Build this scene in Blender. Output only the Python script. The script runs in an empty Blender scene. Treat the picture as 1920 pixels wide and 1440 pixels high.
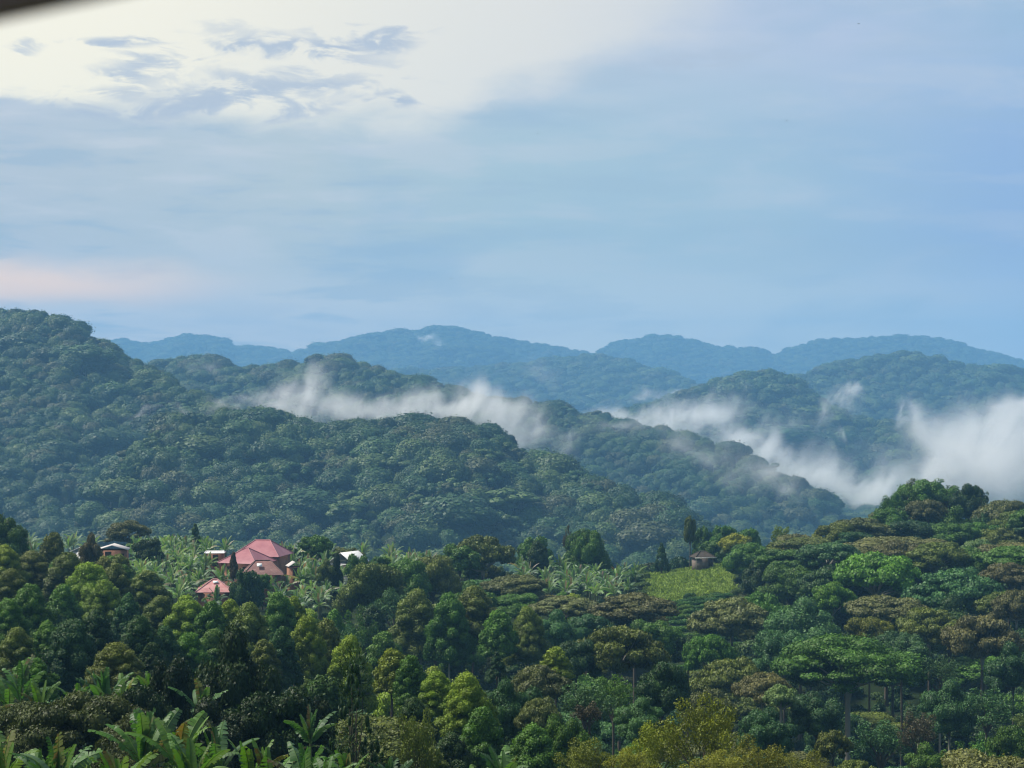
import bpy, math, random
import numpy as np
from mathutils import Vector
R = math.radians
RNG = np.random.default_rng(11)
random.seed(5)
F = 3583.0                                  # focal length in pixels of the 1920 px wide photograph
S = bpy.context.scene
C = S.collection

# ------------------------------------------------------------------ camera, sky, sun, exposure
cam = bpy.data.cameras.new('camera'); camo = bpy.data.objects.new('camera', cam); C.objects.link(camo)
camo.location = (0, 0, 0); camo.rotation_euler = (R(90), 0, 0)
cam.sensor_width = 36; cam.lens = 36 * F / 1920; cam.clip_start = 0.05; cam.clip_end = 30000
cam.dof.use_dof = True; cam.dof.focus_distance = 420; cam.dof.aperture_fstop = cam.lens / 7.0
S.camera = camo
S.view_settings.view_transform = 'Standard'; S.view_settings.look = 'None'
S.view_settings.exposure = 0.28; S.view_settings.gamma = 1.0
S.cycles.use_denoising = True
S.cycles.max_bounces = 6; S.cycles.diffuse_bounces = 2; S.cycles.glossy_bounces = 1
S.cycles.transmission_bounces = 2; S.cycles.volume_bounces = 5; S.cycles.transparent_max_bounces = 8
S.cycles.caustics_reflective = False; S.cycles.caustics_refractive = False
S.cycles.volume_step_rate = 1.0; S.cycles.volume_max_steps = 256
S.render.use_motion_blur = False; S.cycles.filter_width = 1.2
SUN_EL, SUN_AZ = R(52), R(-75)              # azimuth from the view direction, negative = left
HAZE_D = 1.82e-4


class NT:
    """tiny node-graph helper"""
    def __init__(s, tree):
        s.t = tree; s.t.nodes.clear()
    def n(s, typ, ins=None, **kw):
        nd = s.t.nodes.new(typ)
        for k, v in kw.items(): setattr(nd, k, v)
        for k, v in (ins or {}).items():
            if isinstance(v, bpy.types.NodeSocket): s.t.links.new(v, nd.inputs[k])
            else: nd.inputs[k].default_value = v
        return nd
    def m(s, op, a, b=0.0, c=None, clamp=False):
        ins = {0: a, 1: b}
        if c is not None: ins[2] = c
        return s.n('ShaderNodeMath', ins, operation=op, use_clamp=clamp).outputs[0]
    def vm(s, op, a, b=None, out=0, scale=None):
        ins = {0: a}
        if b is not None: ins[1] = b
        if scale is not None: ins['Scale'] = scale
        return s.n('ShaderNodeVectorMath', ins, operation=op).outputs[out]
    def sstep(s, x, a, b):
        return s.n('ShaderNodeMapRange', {0: x, 1: a, 2: b, 3: 0.0, 4: 1.0}, interpolation_type='SMOOTHSTEP').outputs[0]
    def mix(s, f, a, b, blend='MIX'):
        nd = s.t.nodes.new('ShaderNodeMix'); nd.data_type = 'RGBA'; nd.blend_type = blend
        for k, v in ((0, f), (6, a), (7, b)):
            if isinstance(v, bpy.types.NodeSocket): s.t.links.new(v, nd.inputs[k])
            else: nd.inputs[k].default_value = v
        return nd.outputs[2]
    def ramp(s, x, pts, interp='LINEAR'):
        nd = s.n('ShaderNodeValToRGB', {0: x}); cr = nd.color_ramp; cr.interpolation = interp
        while len(cr.elements) < len(pts): cr.elements.new(0.5)
        for e, (p, c) in zip(cr.elements, pts):
            e.position = p; e.color = c if not isinstance(c, (int, float)) else (c, c, c, 1)
        return nd.outputs[0]
    def noise(s, vec, scale, detail=3, rough=0.5, dist=0.0):
        return s.n('ShaderNodeTexNoise', {'Vector': vec, 'Scale': scale, 'Detail': detail, 'Roughness': rough, 'Distortion': dist}).outputs[0]
    def out(s, surf=None, vol=None, world=False):
        o = s.n('ShaderNodeOutputWorld' if world else 'ShaderNodeOutputMaterial')
        if surf is not None: s.t.links.new(surf, o.inputs[0])
        if vol is not None: s.t.links.new(vol, o.inputs[1])


def lin(r, g, b):
    f = lambda c: (c / 255 / 12.92) if c / 255 <= 0.04045 else ((c / 255 + 0.055) / 1.055) ** 2.4
    return (f(r), f(g), f(b), 1)


def build_sky():
    w = bpy.data.worlds.new('World'); S.world = w; w.use_nodes = True
    N = NT(w.node_tree)
    d = N.n('ShaderNodeTexCoord').outputs['Generated']
    sep = N.n('ShaderNodeSeparateXYZ', {0: d})
    az = N.m('MULTIPLY', N.m('ARCTAN2', sep.outputs[0], sep.outputs[1]), 180 / math.pi)      # degrees, + = right
    el = N.m('MULTIPLY', N.m('ARCSINE', sep.outputs[2]), 180 / math.pi)
    p = N.n('ShaderNodeCombineXYZ', {0: az, 1: el, 2: 0.0}).outputs[0]
    ps = N.vm('MULTIPLY', p, (0.35, 1.0, 1.0))                                             # streaky clouds
    n1 = N.noise(ps, 0.55, 5, 0.55, 0.3); n2 = N.noise(ps, 1.6, 6, 0.6, 0.6); n3 = N.noise(N.vm('ADD', ps, (40.0, 9.0, 0.0)), 0.32, 4, 0.5, 0.4)
    c1 = N.m('SUBTRACT', n1, 0.5); c2 = N.m('SUBTRACT', n2, 0.5); c3 = N.m('SUBTRACT', n3, 0.5)
    e = N.m('ADD', el, N.m('ADD', N.m('MULTIPLY', c1, 2.2), N.m('MULTIPLY', c2, 0.9)))
    a01 = N.n('ShaderNodeMapRange', {0: az, 1: -16.0, 2: 16.0}).outputs[0]
    # overcast base: colour across azimuth at two heights
    low = N.ramp(a01, [(0.0, lin(255, 243, 234)), (0.3, lin(246, 240, 234)), (0.55, lin(240, 242, 236)), (0.8, lin(228, 235, 234)), (1.0, lin(182, 208, 240))])
    mid = N.ramp(a01, [(0.0, lin(190, 199, 210)), (0.3, lin(190, 203, 208)), (0.5, lin(174, 199, 211)), (0.75, lin(166, 194, 214)), (0.95, lin(148, 178, 222))])
    top = N.ramp(a01, [(0.0, lin(190, 202, 220)), (0.35, lin(192, 205, 220)), (0.6, lin(192, 204, 222)), (0.8, lin(184, 198, 224)), (1.0, lin(160, 188, 218))])
    col = N.mix(N.sstep(el, 1.0, 4.5), low, mid)
    col = N.mix(N.sstep(e, 6.0, 11.0), col, top)
    # layered streaks, strongest on the left
    n4 = N.noise(N.vm('ADD', N.vm('MULTIPLY', p, (0.16, 0.95, 1.0)), (7.0, 3.0, 0.0)), 1.0, 6, 0.55, 0.25); c4 = N.m('SUBTRACT', n4, 0.5)
    lf = N.m('ADD', 0.25, N.m('MULTIPLY', N.sstep(az, 8.0, -12.0), 0.75))
    col = N.mix(N.m('MULTIPLY', N.sstep(c4, 0.0, 0.12), N.m('MULTIPLY', lf, 0.55)), col, lin(214, 217, 222))
    col = N.mix(N.m('MULTIPLY', N.sstep(c4, -0.01, -0.11), N.m('MULTIPLY', lf, 0.6)), col, lin(158, 182, 204))
    # soft lighter / darker veils
    col = N.mix(N.m('MULTIPLY', N.sstep(c1, 0.0, 0.22), 0.30), col, lin(205, 212, 224))
    col = N.mix(N.m('MULTIPLY', N.sstep(N.m('MULTIPLY', c3, -1.0), 0.02, 0.2), 0.45), col, lin(150, 182, 212))
    # bright cream opening of the clouds, its lower edge runs up to the right
    edge = N.n('ShaderNodeMapRange', {0: N.ramp(a01, [(0.0, .645), (.2, .60), (.27, .57), (.42, .57), (.52, .65), (.67, .78), (.76, .90), (.85, 1.0)], 'EASE'), 1: 0.0, 2: 1.0, 3: 0.0, 4: 12.5}).outputs[0]
    d2 = N.m('SUBTRACT', N.m('ADD', el, N.m('ADD', N.m('MULTIPLY', c1, 1.6), N.m('MULTIPLY', c2, 0.9))), edge)
    cream = N.mix(N.sstep(az, -15.0, 3.0), (1.06, 1.0, .80, 1), lin(231, 230, 225))
    op = N.m('MULTIPLY', N.sstep(d2, 0.0, N.m('ADD', 0.35, N.m('MULTIPLY', a01, 2.4))), N.sstep(az, 10.5, 0.0))
    col = N.mix(op, col, cream)
    # small grey clouds floating in the opening
    for (cx, cy, rx, ry, k) in ((-5.3, 10.1, 1.5, .34, .9), (-4.4, 8.3, 0.9, .16, .9), (-10.9, 9.9, 1.0, .12, .9), (-14.0, 9.8, .35, .18, .6), (-10.9, 9.15, 1.0, .35, .8),
                                (-9.2, 8.3, 1.6, .5, .75), (-6.9, 9.2, .5, .2, .6), (-11.5, 8.2, 1.4, .3, .5), (-7.6, 10.1, 1.0, .4, .4), (-8.0, 8.5, 1.7, .5, .8), (-6.9, 8.0, .9, .3, .7), (-12.2, 8.4, 1.3, .25, .6), (5.6, 9.6, 1.6, .35, .5), (3.0, 9.3, 1.2, .3, .35)):
        q = N.vm('MULTIPLY', N.vm('SUBTRACT', p, (cx, cy, 0.0)), (1 / rx, 1 / ry, 0.0))
        q = N.vm('ADD', q, N.n('ShaderNodeCombineXYZ', {0: N.m('MULTIPLY', N.m('ADD', c2, c3), 7.0), 1: N.m('MULTIPLY', N.m('ADD', c1, c2), 6.5), 2: 0.0}).outputs[0])
        f = N.m('MULTIPLY', N.sstep(N.m('SUBTRACT', N.vm('LENGTH', q, out=1), N.m('MULTIPLY', c2, 1.5)), 1.6, 0.1), k)
        col = N.mix(f, col, lin(180, 192, 210))
    # peach band low on the left
    q = N.vm('MULTIPLY', N.vm('SUBTRACT', p, (-14.8, 2.95, 0.0)), (1 / 6.0, 1 / 0.75, 0.0))
    q = N.vm('ADD', q, N.n('ShaderNodeCombineXYZ', {0: 0.0, 1: N.m('MULTIPLY', c1, 1.6), 2: 0.0}).outputs[0])
    col = N.mix(N.m('MULTIPLY', N.sstep(N.vm('LENGTH', q, out=1), 1.35, 0.15), 0.95), col, (1.35, .92, .62, 1))
    # away from the pictured part: plain overcast, brighter round the veiled sun
    side = N.sstep(N.m('ABSOLUTE', az), 17.0, 40.0)
    hi = N.sstep(el, 14.0, 40.0)
    glow = N.vm('DOT_PRODUCT', d, (math.sin(SUN_AZ) * math.cos(SUN_EL), math.cos(SUN_AZ) * math.cos(SUN_EL), math.sin(SUN_EL)), out=1)
    oc = N.mix(N.sstep(glow, 0.3, 1.0), lin(128, 148, 172), lin(225, 218, 200))
    col = N.mix(N.m('MAXIMUM', side, hi), col, oc)
    col = N.mix(N.sstep(el, -0.5, -6.0), col, lin(70, 90, 80))
    col = N.mix(1.0, col, (.99, .965, .925, 1), 'MULTIPLY')
    ns = N.n('ShaderNodeTexSky', sky_type='NISHITA', sun_disc=False, sun_elevation=SUN_EL, sun_rotation=SUN_AZ % (2 * math.pi), air_density=1.0, dust_density=2.0)
    b1 = N.n('ShaderNodeBackground', {0: ns.outputs[0], 1: 0.012})
    b2 = N.n('ShaderNodeBackground', {0: col, 1: 0.83})
    a = N.n('ShaderNodeAddShader', {0: b1.outputs[0], 1: b2.outputs[0]})
    N.out(a.outputs[0], world=True)


build_sky()
sun = bpy.data.lights.new('sun', 'SUN'); suno = bpy.data.objects.new('sun', sun); C.objects.link(suno)
sun.energy = 5.0; sun.angle = R(10); sun.color = (1.0, 0.95, 0.86)
sd = Vector((math.sin(SUN_AZ) * math.cos(SUN_EL), math.cos(SUN_AZ) * math.cos(SUN_EL), math.sin(SUN_EL)))
suno.rotation_euler = sd.to_track_quat('Z', 'Y').to_euler()


# ------------------------------------------------------------------ materials
def mat(name):
    m = bpy.data.materials.new(name); m.use_nodes = True
    return m, NT(m.node_tree)


def P(N, col, rough=0.6, spec=0.3, **kw):
    ins = {'Base Color': col, 'Roughness': rough, 'Specular IOR Level': spec}
    ins.update(kw)
    return N.n('ShaderNodeBsdfPrincipled', ins).outputs[0]


M = {}
def foliage(name, base, transl=0.16, spec=0.25, rough=0.55):
    """base: function N -> colour socket"""
    m, N = mat(name)
    col = base(N)
    tr = N.n('ShaderNodeBsdfTranslucent', {0: N.mix(0.5, col, N.mix(1.0, col, (1.5, 1.4, 0.35, 1), 'MULTIPLY'))}).outputs[0]
    mx = N.n('ShaderNodeMixShader', {0: transl, 1: P(N, col, rough, spec), 2: tr}).outputs[0]
    N.out(mx); M[name] = m
    return m


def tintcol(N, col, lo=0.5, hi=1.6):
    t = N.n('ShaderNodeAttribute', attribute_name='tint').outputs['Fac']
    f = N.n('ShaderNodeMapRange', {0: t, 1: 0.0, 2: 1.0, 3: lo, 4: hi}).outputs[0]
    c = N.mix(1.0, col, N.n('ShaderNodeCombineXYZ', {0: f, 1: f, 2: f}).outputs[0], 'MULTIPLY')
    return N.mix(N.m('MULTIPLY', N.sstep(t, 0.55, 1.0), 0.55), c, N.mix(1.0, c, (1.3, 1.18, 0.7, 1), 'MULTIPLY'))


def near_base(N):
    oi = N.n('ShaderNodeObjectInfo')
    return tintcol(N, oi.outputs['Color'])


def forest_base(N):
    oi = N.n('ShaderNodeObjectInfo')
    c = N.ramp(oi.outputs['Random'], [(0.0, (.026, .066, .020, 1)), (.22, (.040, .094, .024, 1)), (.42, (.032, .080, .028, 1)), (.6, (.060, .105, .026, 1)),
                                      (.75, (.060, .080, .030, 1)), (.87, (.075, .128, .034, 1)), (.95, (.028, .058, .022, 1)), (1.0, (.09, .15, .045, 1))], 'CONSTANT')
    return tintcol(N, c, 0.72, 1.32)


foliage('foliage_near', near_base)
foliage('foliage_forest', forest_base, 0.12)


def bn_base(N):
    t = N.n('ShaderNodeAttribute', attribute_name='tint').outputs['Fac']
    c = N.ramp(t, [(0.0, (.03, .07, .022, 1)), (.35, (.05, .13, .03, 1)), (.7, (.085, .21, .03, 1)), (.86, (.14, .22, .05, 1)), (1.0, (.13, .095, .045, 1))])
    g = N.n('ShaderNodeNewGeometry')
    c = N.mix(N.m('MULTIPLY', g.outputs['Backfacing'], 0.45), c, (.15, .22, .13, 1))
    oi = N.n('ShaderNodeObjectInfo')
    return N.mix(1.0, c, oi.outputs['Color'], 'MULTIPLY')


foliage('banana_leaf', bn_base, 0.35, 0.3, 0.5)


def bark(name, c, s=3.0):
    m, N = mat(name)
    p = N.n('ShaderNodeTexCoord').outputs['Object']
    n = N.noise(N.vm('MULTIPLY', p, (2.0, 2.0, 0.6)), s, 4, 0.6)
    N.out(P(N, N.mix(n, tuple(x * 0.55 for x in c) + (1,), tuple(x * 1.35 for x in c) + (1,)), 0.85, 0.1)); M[name] = m


bark('bark_pale', (.30, .28, .23)); bark('bark_brown', (.10, .085, .065)); bark('banana_stem', (.13, .14, .06))


def simple(name, fn, rough=0.8, spec=0.2, **kw):
    m, N = mat(name)
    N.out(P(N, fn(N), rough, spec, **kw)); M[name] = m
    return m


def ground_fn(N):
    p = N.n('ShaderNodeNewGeometry').outputs['Position']
    a = N.noise(p, 0.05, 5, 0.6); b = N.noise(p, 0.6, 4, 0.6)
    c = N.mix(N.sstep(a, 0.4, 0.62), (.012, .022, .008, 1), (.022, .038, .012, 1))
    return N.mix(N.m('MULTIPLY', N.sstep(b, 0.5, 0.75), 0.6), c, (.04, .03, .018, 1))


simple('forest_ground', ground_fn, 0.95, 0.05)


def field_fn(N):
    p = N.n('ShaderNodeNewGeometry').outputs['Position']
    a = N.noise(N.vm('MULTIPLY', p, (0.3, 1.4, 1.0)), 0.5, 5, 0.65); b = N.noise(p, 3.0, 4, 0.6)
    c = N.mix(N.sstep(a, 0.35, 0.65), (.13, .19, .035, 1), (.18, .24, .045, 1))
    return N.mix(N.m('MULTIPLY', N.sstep(b, 0.45, 0.7), 0.5), c, (.13, .19, .035, 1))


simple('field_grass', field_fn, 0.9, 0.1)


def roof_fn(c1, c2, c3):
    def fn(N):
        p = N.n('ShaderNodeTexCoord').outputs['Object']
        a = N.noise(p, 0.5, 5, 0.65); b = N.noise(N.vm('MULTIPLY', p, (1.0, 1.0, 4.0)), 2.2, 4, 0.7)
        c = N.mix(N.sstep(a, 0.35, 0.65), c1, c2)
        return N.mix(N.m('MULTIPLY', N.sstep(b, 0.5, 0.72), 0.6), c, c3)
    return fn


simple('roof_pink', roof_fn((.30, .11, .135, 1), (.37, .155, .175, 1), (.24, .085, .105, 1)), 0.5, 0.4)
simple('roof_rusty', roof_fn((.21, .11, .10, 1), (.15, .075, .07, 1), (.32, .22, .19, 1)), 0.65, 0.3)
simple('roof_faded', roof_fn((.50, .26, .25, 1), (.40, .17, .17, 1), (.58, .42, .38, 1)), 0.55, 0.35)
simple('roof_white', roof_fn((.72, .72, .72, 1), (.80, .80, .79, 1), (.55, .50, .46, 1)), 0.45, 0.4)
simple('roof_grey', roof_fn((.45, .42, .42, 1), (.55, .52, .50, 1), (.32, .26, .24, 1)), 0.6, 0.3)
simple('roof_thatch', roof_fn((.055, .048, .038, 1), (.08, .065, .055, 1), (.035, .03, .026, 1)), 0.95, 0.05)
simple('skylight', lambda N: N.n('ShaderNodeRGB').outputs[0], 0.3, 0.5)
M['skylight'].node_tree.nodes['RGB'].outputs[0].default_value = (.75, .78, .78, 1)


def brick_fn(ca, cb, cm):
    def fn(N):
        p = N.n('ShaderNodeTexCoord').outputs['Object']
        s = N.n('ShaderNodeSeparateXYZ', {0: p})
        q = N.n('ShaderNodeCombineXYZ', {0: N.m('ADD', s.outputs[0], s.outputs[1]), 1: s.outputs[2], 2: 0.0}).outputs[0]
        b = N.n('ShaderNodeTexBrick', {'Vector': q, 'Color1': ca, 'Color2': cb, 'Mortar': cm, 'Scale': 3.0, 'Mortar Size': 0.02})
        n = N.noise(p, 0.9, 5, 0.7)
        return N.mix(N.m('MULTIPLY', N.sstep(n, 0.4, 0.7), 0.5), b.outputs[0], (.12, .08, .06, 1))
    return fn


simple('brick_red', brick_fn((.30, .13, .08, 1), (.36, .17, .10, 1), (.25, .19, .15, 1)), 0.9, 0.1)
simple('brick_dull', brick_fn((.16, .125, .11, 1), (.20, .16, .14, 1), (.17, .155, .14, 1)), 0.9, 0.1)
simple('plaster_white', roof_fn((.70, .70, .68, 1), (.62, .61, .58, 1), (.50, .46, .40, 1)), 0.8, 0.2)
simple('wood_dark', roof_fn((.06, .04, .03, 1), (.085, .06, .045, 1), (.04, .03, .022, 1)), 0.75, 0.2)
simple('eave_red', roof_fn((.55, .30, .31, 1), (.60, .34, .35, 1), (.45, .25, .26, 1)), 0.6, 0.3)
simple('feather_dark', roof_fn((.03, .03, .03, 1), (.045, .04, .04, 1), (.02, .02, .02, 1)), 0.7, 0.2)


# ------------------------------------------------------------------ mesh helpers
class MB:
    """collects faces (quads / tris) with a material index and a per-face tint, builds one mesh"""
    def __init__(s): s.V = []; s.Fc = []; s.mi = []; s.t = []; s.n = 0
    def add(s, V, Fc, mi=0, tint=0.5):
        V = np.asarray(V, float).reshape(-1, 3); Fc = np.asarray(Fc, int)
        s.V.append(V); s.Fc.append(Fc + s.n); s.n += len(V)
        s.mi.append(np.full(len(Fc), mi)); s.t.append(np.full(len(Fc), tint) if np.isscalar(tint) else np.asarray(tint, float))
    def mesh(s, name, mats, smooth=False):
        me = bpy.data.meshes.new(name)
        V = np.concatenate(s.V); me.vertices.add(len(V)); me.vertices.foreach_set('co', V.astype(np.float32).ravel())
        li = []; ls = []; k = 0
        for f in s.Fc:
            li.append(f.ravel()); ls.append(k + np.arange(len(f)) * f.shape[1]); k += f.size
        li = np.concatenate(li); ls = np.concatenate(ls)
        me.loops.add(len(li)); me.loops.foreach_set('vertex_index', li.astype(np.int32))
        me.polygons.add(len(ls)); me.polygons.foreach_set('loop_start', ls.astype(np.int32))
        me.polygons.foreach_set('material_index', np.concatenate(s.mi).astype(np.int32))
        if smooth: me.polygons.foreach_set('use_smooth', np.ones(len(ls), bool))
        for m in mats: me.materials.append(M[m] if isinstance(m, str) else m)
        me.update(calc_edges=True)
        a = me.attributes.new('tint', 'FLOAT', 'FACE'); a.data.foreach_set('value', np.concatenate(s.t).astype(np.float32))
        return me
    def box(s, lo, hi, mi=0):
        x0, y0, z0 = lo; x1, y1, z1 = hi
        V = [(x0, y0, z0), (x1, y0, z0), (x1, y1, z0), (x0, y1, z0), (x0, y0, z1), (x1, y0, z1), (x1, y1, z1), (x0, y1, z1)]
        s.add(V, [(0, 3, 2, 1), (4, 5, 6, 7), (0, 1, 5, 4), (1, 2, 6, 5), (2, 3, 7, 6), (3, 0, 4, 7)], mi)
    def tube(s, pts, rad, k=6, mi=0, tint=0.5):
        pts = np.asarray(pts, float); rad = np.broadcast_to(rad, len(pts)); V = []
        for i in range(len(pts)):
            d = pts[min(i + 1, len(pts) - 1)] - pts[max(i - 1, 0)]; d /= np.linalg.norm(d) + 1e-9
            a = np.cross(d, (0, 1, 0.01) if abs(d[1]) < 0.9 else (1, 0, 0)); a /= np.linalg.norm(a); b = np.cross(d, a)
            th = np.arange(k) * 2 * np.pi / k
            V.append(pts[i] + rad[i] * (np.outer(np.cos(th), a) + np.outer(np.sin(th), b)))
        Fc = [(i * k + j, i * k + (j + 1) % k, (i + 1) * k + (j + 1) % k, (i + 1) * k + j) for i in range(len(pts) - 1) for j in range(k)]
        s.add(np.concatenate(V), Fc, mi, tint)


def link(name, me, parent=None, loc=None, col=None):
    o = bpy.data.objects.new(name, me); C.objects.link(o)
    if parent is not None: o.parent = parent
    if loc is not None: o.location = loc
    if col is not None: o.color = (*col, 1)
    return o


def tag(o, label=None, cat=None, group=None, kind=None):
    for k, v in (('label', label), ('category', cat), ('group', group), ('kind', kind)):
        if v: o[k] = v
    return o


def empty(name, loc, rz=0.0):
    o = bpy.data.objects.new(name, None); C.objects.link(o); o.location = loc; o.rotation_euler = (0, 0, rz); o.empty_display_size = 0.5
    return o


def vnoise(x, y, seed=0):
    xi = np.floor(x).astype(np.int64); yi = np.floor(y).astype(np.int64); fx = x - xi; fy = y - yi
    fx = fx * fx * (3 - 2 * fx); fy = fy * fy * (3 - 2 * fy)
    def h(a, b):
        v = np.sin(a * 127.1 + b * 311.7 + seed * 74.7) * 43758.5453
        return v - np.floor(v)
    return (h(xi, yi) * (1 - fx) + h(xi + 1, yi) * fx) * (1 - fy) + (h(xi, yi + 1) * (1 - fx) + h(xi + 1, yi + 1) * fx) * fy


def fbm(x, y, seed=0, o=4):
    s = 0; a = 0.5; f = 1.0
    for i in range(o):
        s = s + a * (vnoise(x * f, y * f, seed + i) - 0.5); a *= 0.5; f *= 2.03
    return s


# ------------------------------------------------------------------ the lie of the land
# near ground: columns at photo azimuths, each a list of (distance, height)
NEAR = {
    -900: [(0, -1.8), (60, -15), (75, -17), (100, -22), (150, -30), (200, -34), (300, -34), (380, -34), (430, -40), (600, -100), (900, -140)],
    0: [(0, -1.8), (60, -16), (75, -19), (100, -26), (150, -35), (200, -38), (260, -37.5), (300, -36.5), (370, -34.5), (400, -36), (430, -42), (600, -90), (900, -140)],
    320: [(0, -1.8), (60, -16), (75, -19), (100, -26), (150, -35), (200, -38.5), (260, -40), (300, -39.5), (370, -36), (400, -37), (430, -42), (600, -90), (900, -140)],
    640: [(0, -1.8), (60, -16), (75, -19.5), (100, -27), (150, -37), (200, -42), (260, -44), (300, -42), (350, -38.5), (395, -38), (430, -43), (600, -90), (900, -140)],
    960: [(0, -1.8), (60, -17), (100, -30), (140, -38), (190, -45), (260, -49), (320, -46), (360, -42.5), (400, -41), (430, -43), (550, -75), (700, -120), (900, -140)],
    1220: [(0, -1.8), (60, -18), (100, -31), (150, -42), (220, -53), (280, -55), (320, -50), (350, -45.3), (385, -43.1), (430, -42), (445, -43.4), (550, -75), (700, -120), (900, -140)],
    1380: [(0, -1.8), (60, -18), (100, -31), (150, -43), (220, -55), (280, -56), (320, -50), (350, -45), (385, -41.9), (430, -40.2), (450, -42), (550, -70), (700, -120), (900, -140)],
    1600: [(0, -1.8), (60, -18), (100, -31), (150, -45), (200, -54), (250, -56), (300, -52), (350, -45), (400, -40), (440, -39), (500, -50), (700, -110), (900, -140)],
    1920: [(0, -1.8), (60, -18), (100, -31), (150, -45), (200, -53), (250, -54), (300, -49), (350, -42), (400, -37), (460, -35), (520, -45), (700, -110), (900, -140)],
    2900: [(0, -1.8), (60, -16), (100, -28), (200, -45), (300, -40), (400, -30), (500, -40), (700, -100), (900, -140)],
}
_npx = sorted(NEAR); _nd = np.arange(0, 905, 5.0)
_ntab = np.array([np.interp(_nd, *zip(*NEAR[p])) for p in _npx])
_k = np.ones(5) / 5
_ntab = np.array([np.convolve(np.pad(r, 2, mode='edge'), _k, 'valid') for r in _ntab])
# ridges: crest = [(px, py of the treetops, distance)], slope front, slope back, tree height, spur amplitude
RIDGES = [
    ([(-900, 560, 1450), (-300, 640, 1400), (0, 716, 1480), (60, 728, 1460), (150, 752, 1440), (220, 778, 1420), (280, 830, 1400), (340, 900, 1380), (430, 1000, 1380), (600, 1150, 1380), (2900, 1200, 1380)], .36, .6, 12, 20),
    ([(-900, 1300, 1100), (60, 1120, 1100), (130, 1020, 1060), (190, 930, 1070), (240, 860, 1090), (290, 806, 1120), (340, 786, 1145), (400, 780, 1160), (470, 776, 1160), (530, 785, 1160), (600, 800, 1160), (650, 796, 1160),
      (720, 796, 1150), (790, 801, 1140), (840, 797, 1140), (900, 806, 1130), (960, 838, 1120), (1000, 860, 1110), (1050, 884, 1090), (1120, 902, 1070), (1180, 922, 1050), (1240, 943, 1030),
      (1290, 962, 1010), (1320, 1000, 1000), (1400, 1060, 980), (1600, 1200, 960), (2900, 1200, 960)], .36, .6, 12, 22),
    ([(-900, 500, 1900), (-300, 520, 1750), (0, 584, 1620), (60, 586, 1600), (100, 593, 1590), (130, 608, 1580), (200, 645, 1560), (240, 672, 1540), (280, 692, 1520), (310, 706, 1500),
      (350, 730, 1480), (420, 765, 1450), (500, 820, 1430), (600, 900, 1400), (2900, 1200, 1400)], .42, .6, 13, 22),
    ([(-900, 760, 2100), (200, 700, 2150), (280, 684, 2150), (380, 670, 2150), (430, 684, 2120), (450, 692, 2100), (520, 690, 2080), (580, 686, 2050), (605, 672, 2050), (640, 678, 2030),
      (700, 690, 2000), (760, 708, 1980), (820, 720, 1950), (860, 735, 1930), (900, 742, 1900), (1020, 760, 1880), (1080, 772, 1860), (1130, 785, 1840), (1180, 799, 1820), (1280, 815, 1790),
      (1340, 836, 1760), (1420, 870, 1730), (1480, 900, 1700), (1540, 932, 1680), (1575, 968, 1660), (1600, 1010, 1650), (1700, 1100, 1600), (2900, 1200, 1600)], .40, .55, 13, 24),
    ([(-900, 900, 2900), (1000, 860, 2900), (1110, 790, 2850), (1180, 770, 2800), (1230, 752, 2800), (1290, 736, 2750), (1350, 711, 2700), (1440, 698, 2700), (1480, 710, 2700), (1530, 745, 2650),
      (1560, 770, 2600), (1620, 790, 2600), (1700, 800, 2550), (1800, 830, 2500), (1920, 860, 2500), (2900, 860, 2500)], .40, .5, 14, 30),
    ([(-900, 900, 3500), (1200, 860, 3600), (1400, 760, 3600), (1480, 712, 3600), (1560, 682, 3600), (1640, 668, 3600), (1700, 663, 3600), (1760, 671, 3600), (1800, 688, 3600), (1860, 690, 3500),
      (1920, 694, 3500), (2200, 700, 3500), (2900, 760, 3500)], .38, .5, 15, 35),
    ([(-900, 720, 4900), (200, 700, 5000), (560, 704, 4900), (700, 700, 4800), (900, 690, 4800), (960, 688, 4700), (1040, 674, 4700), (1120, 668, 4700), (1180, 680, 4600), (1250, 700, 4500), (1310, 726, 4400),
      (1340, 745, 4300), (1450, 800, 4200), (2900, 900, 4200)], .36, .5, 15, 45),
    ([(-900, 640, 7200), (0, 655, 7000), (200, 642, 7000), (230, 637, 7000), (270, 646, 7000), (310, 640, 7000), (350, 628, 7000), (410, 635, 7000), (440, 651, 7000), (490, 650, 7000), (550, 664, 7000),
      (580, 656, 6900), (640, 640, 6800), (700, 627, 6700), (760, 620, 6700), (785, 623, 6700), (800, 614, 6600), (830, 613, 6600), (880, 620, 6600), (920, 631, 6600), (980, 641, 6700), (1040, 652, 6700),
      (1112, 664, 6800), (1160, 642, 7000), (1250, 629, 7000), (1310, 641, 7000), (1350, 653, 7000), (1430, 655, 7000), (1450, 667, 7000), (1480, 656, 6900), (1530, 640, 6900), (1600, 635, 6800),
      (1720, 630, 6800), (1790, 641, 6800), (1830, 655, 6800), (1920, 678, 6800), (2300, 690, 6800), (2900, 690, 6800)], .34, .4, 16, 60),
]
RT = []
for pts, s1, s2, th, amp in RIDGES:
    a = np.array(pts, float); RT.append((a[:, 0], (720 - a[:, 1]) / F * a[:, 2] - th, a[:, 2], s1, s2, amp))


def uD(x, y):
    az = np.arctan2(x, y); lim = math.atan(0.6); aa = np.abs(az)
    u = np.where(aa < lim, np.tan(np.clip(az, -lim, lim)), np.sign(az) * 0.6 * (1 - (aa - lim) / (np.pi - lim)))
    return u, np.hypot(x, y) / np.sqrt(1 + u * u)


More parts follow.
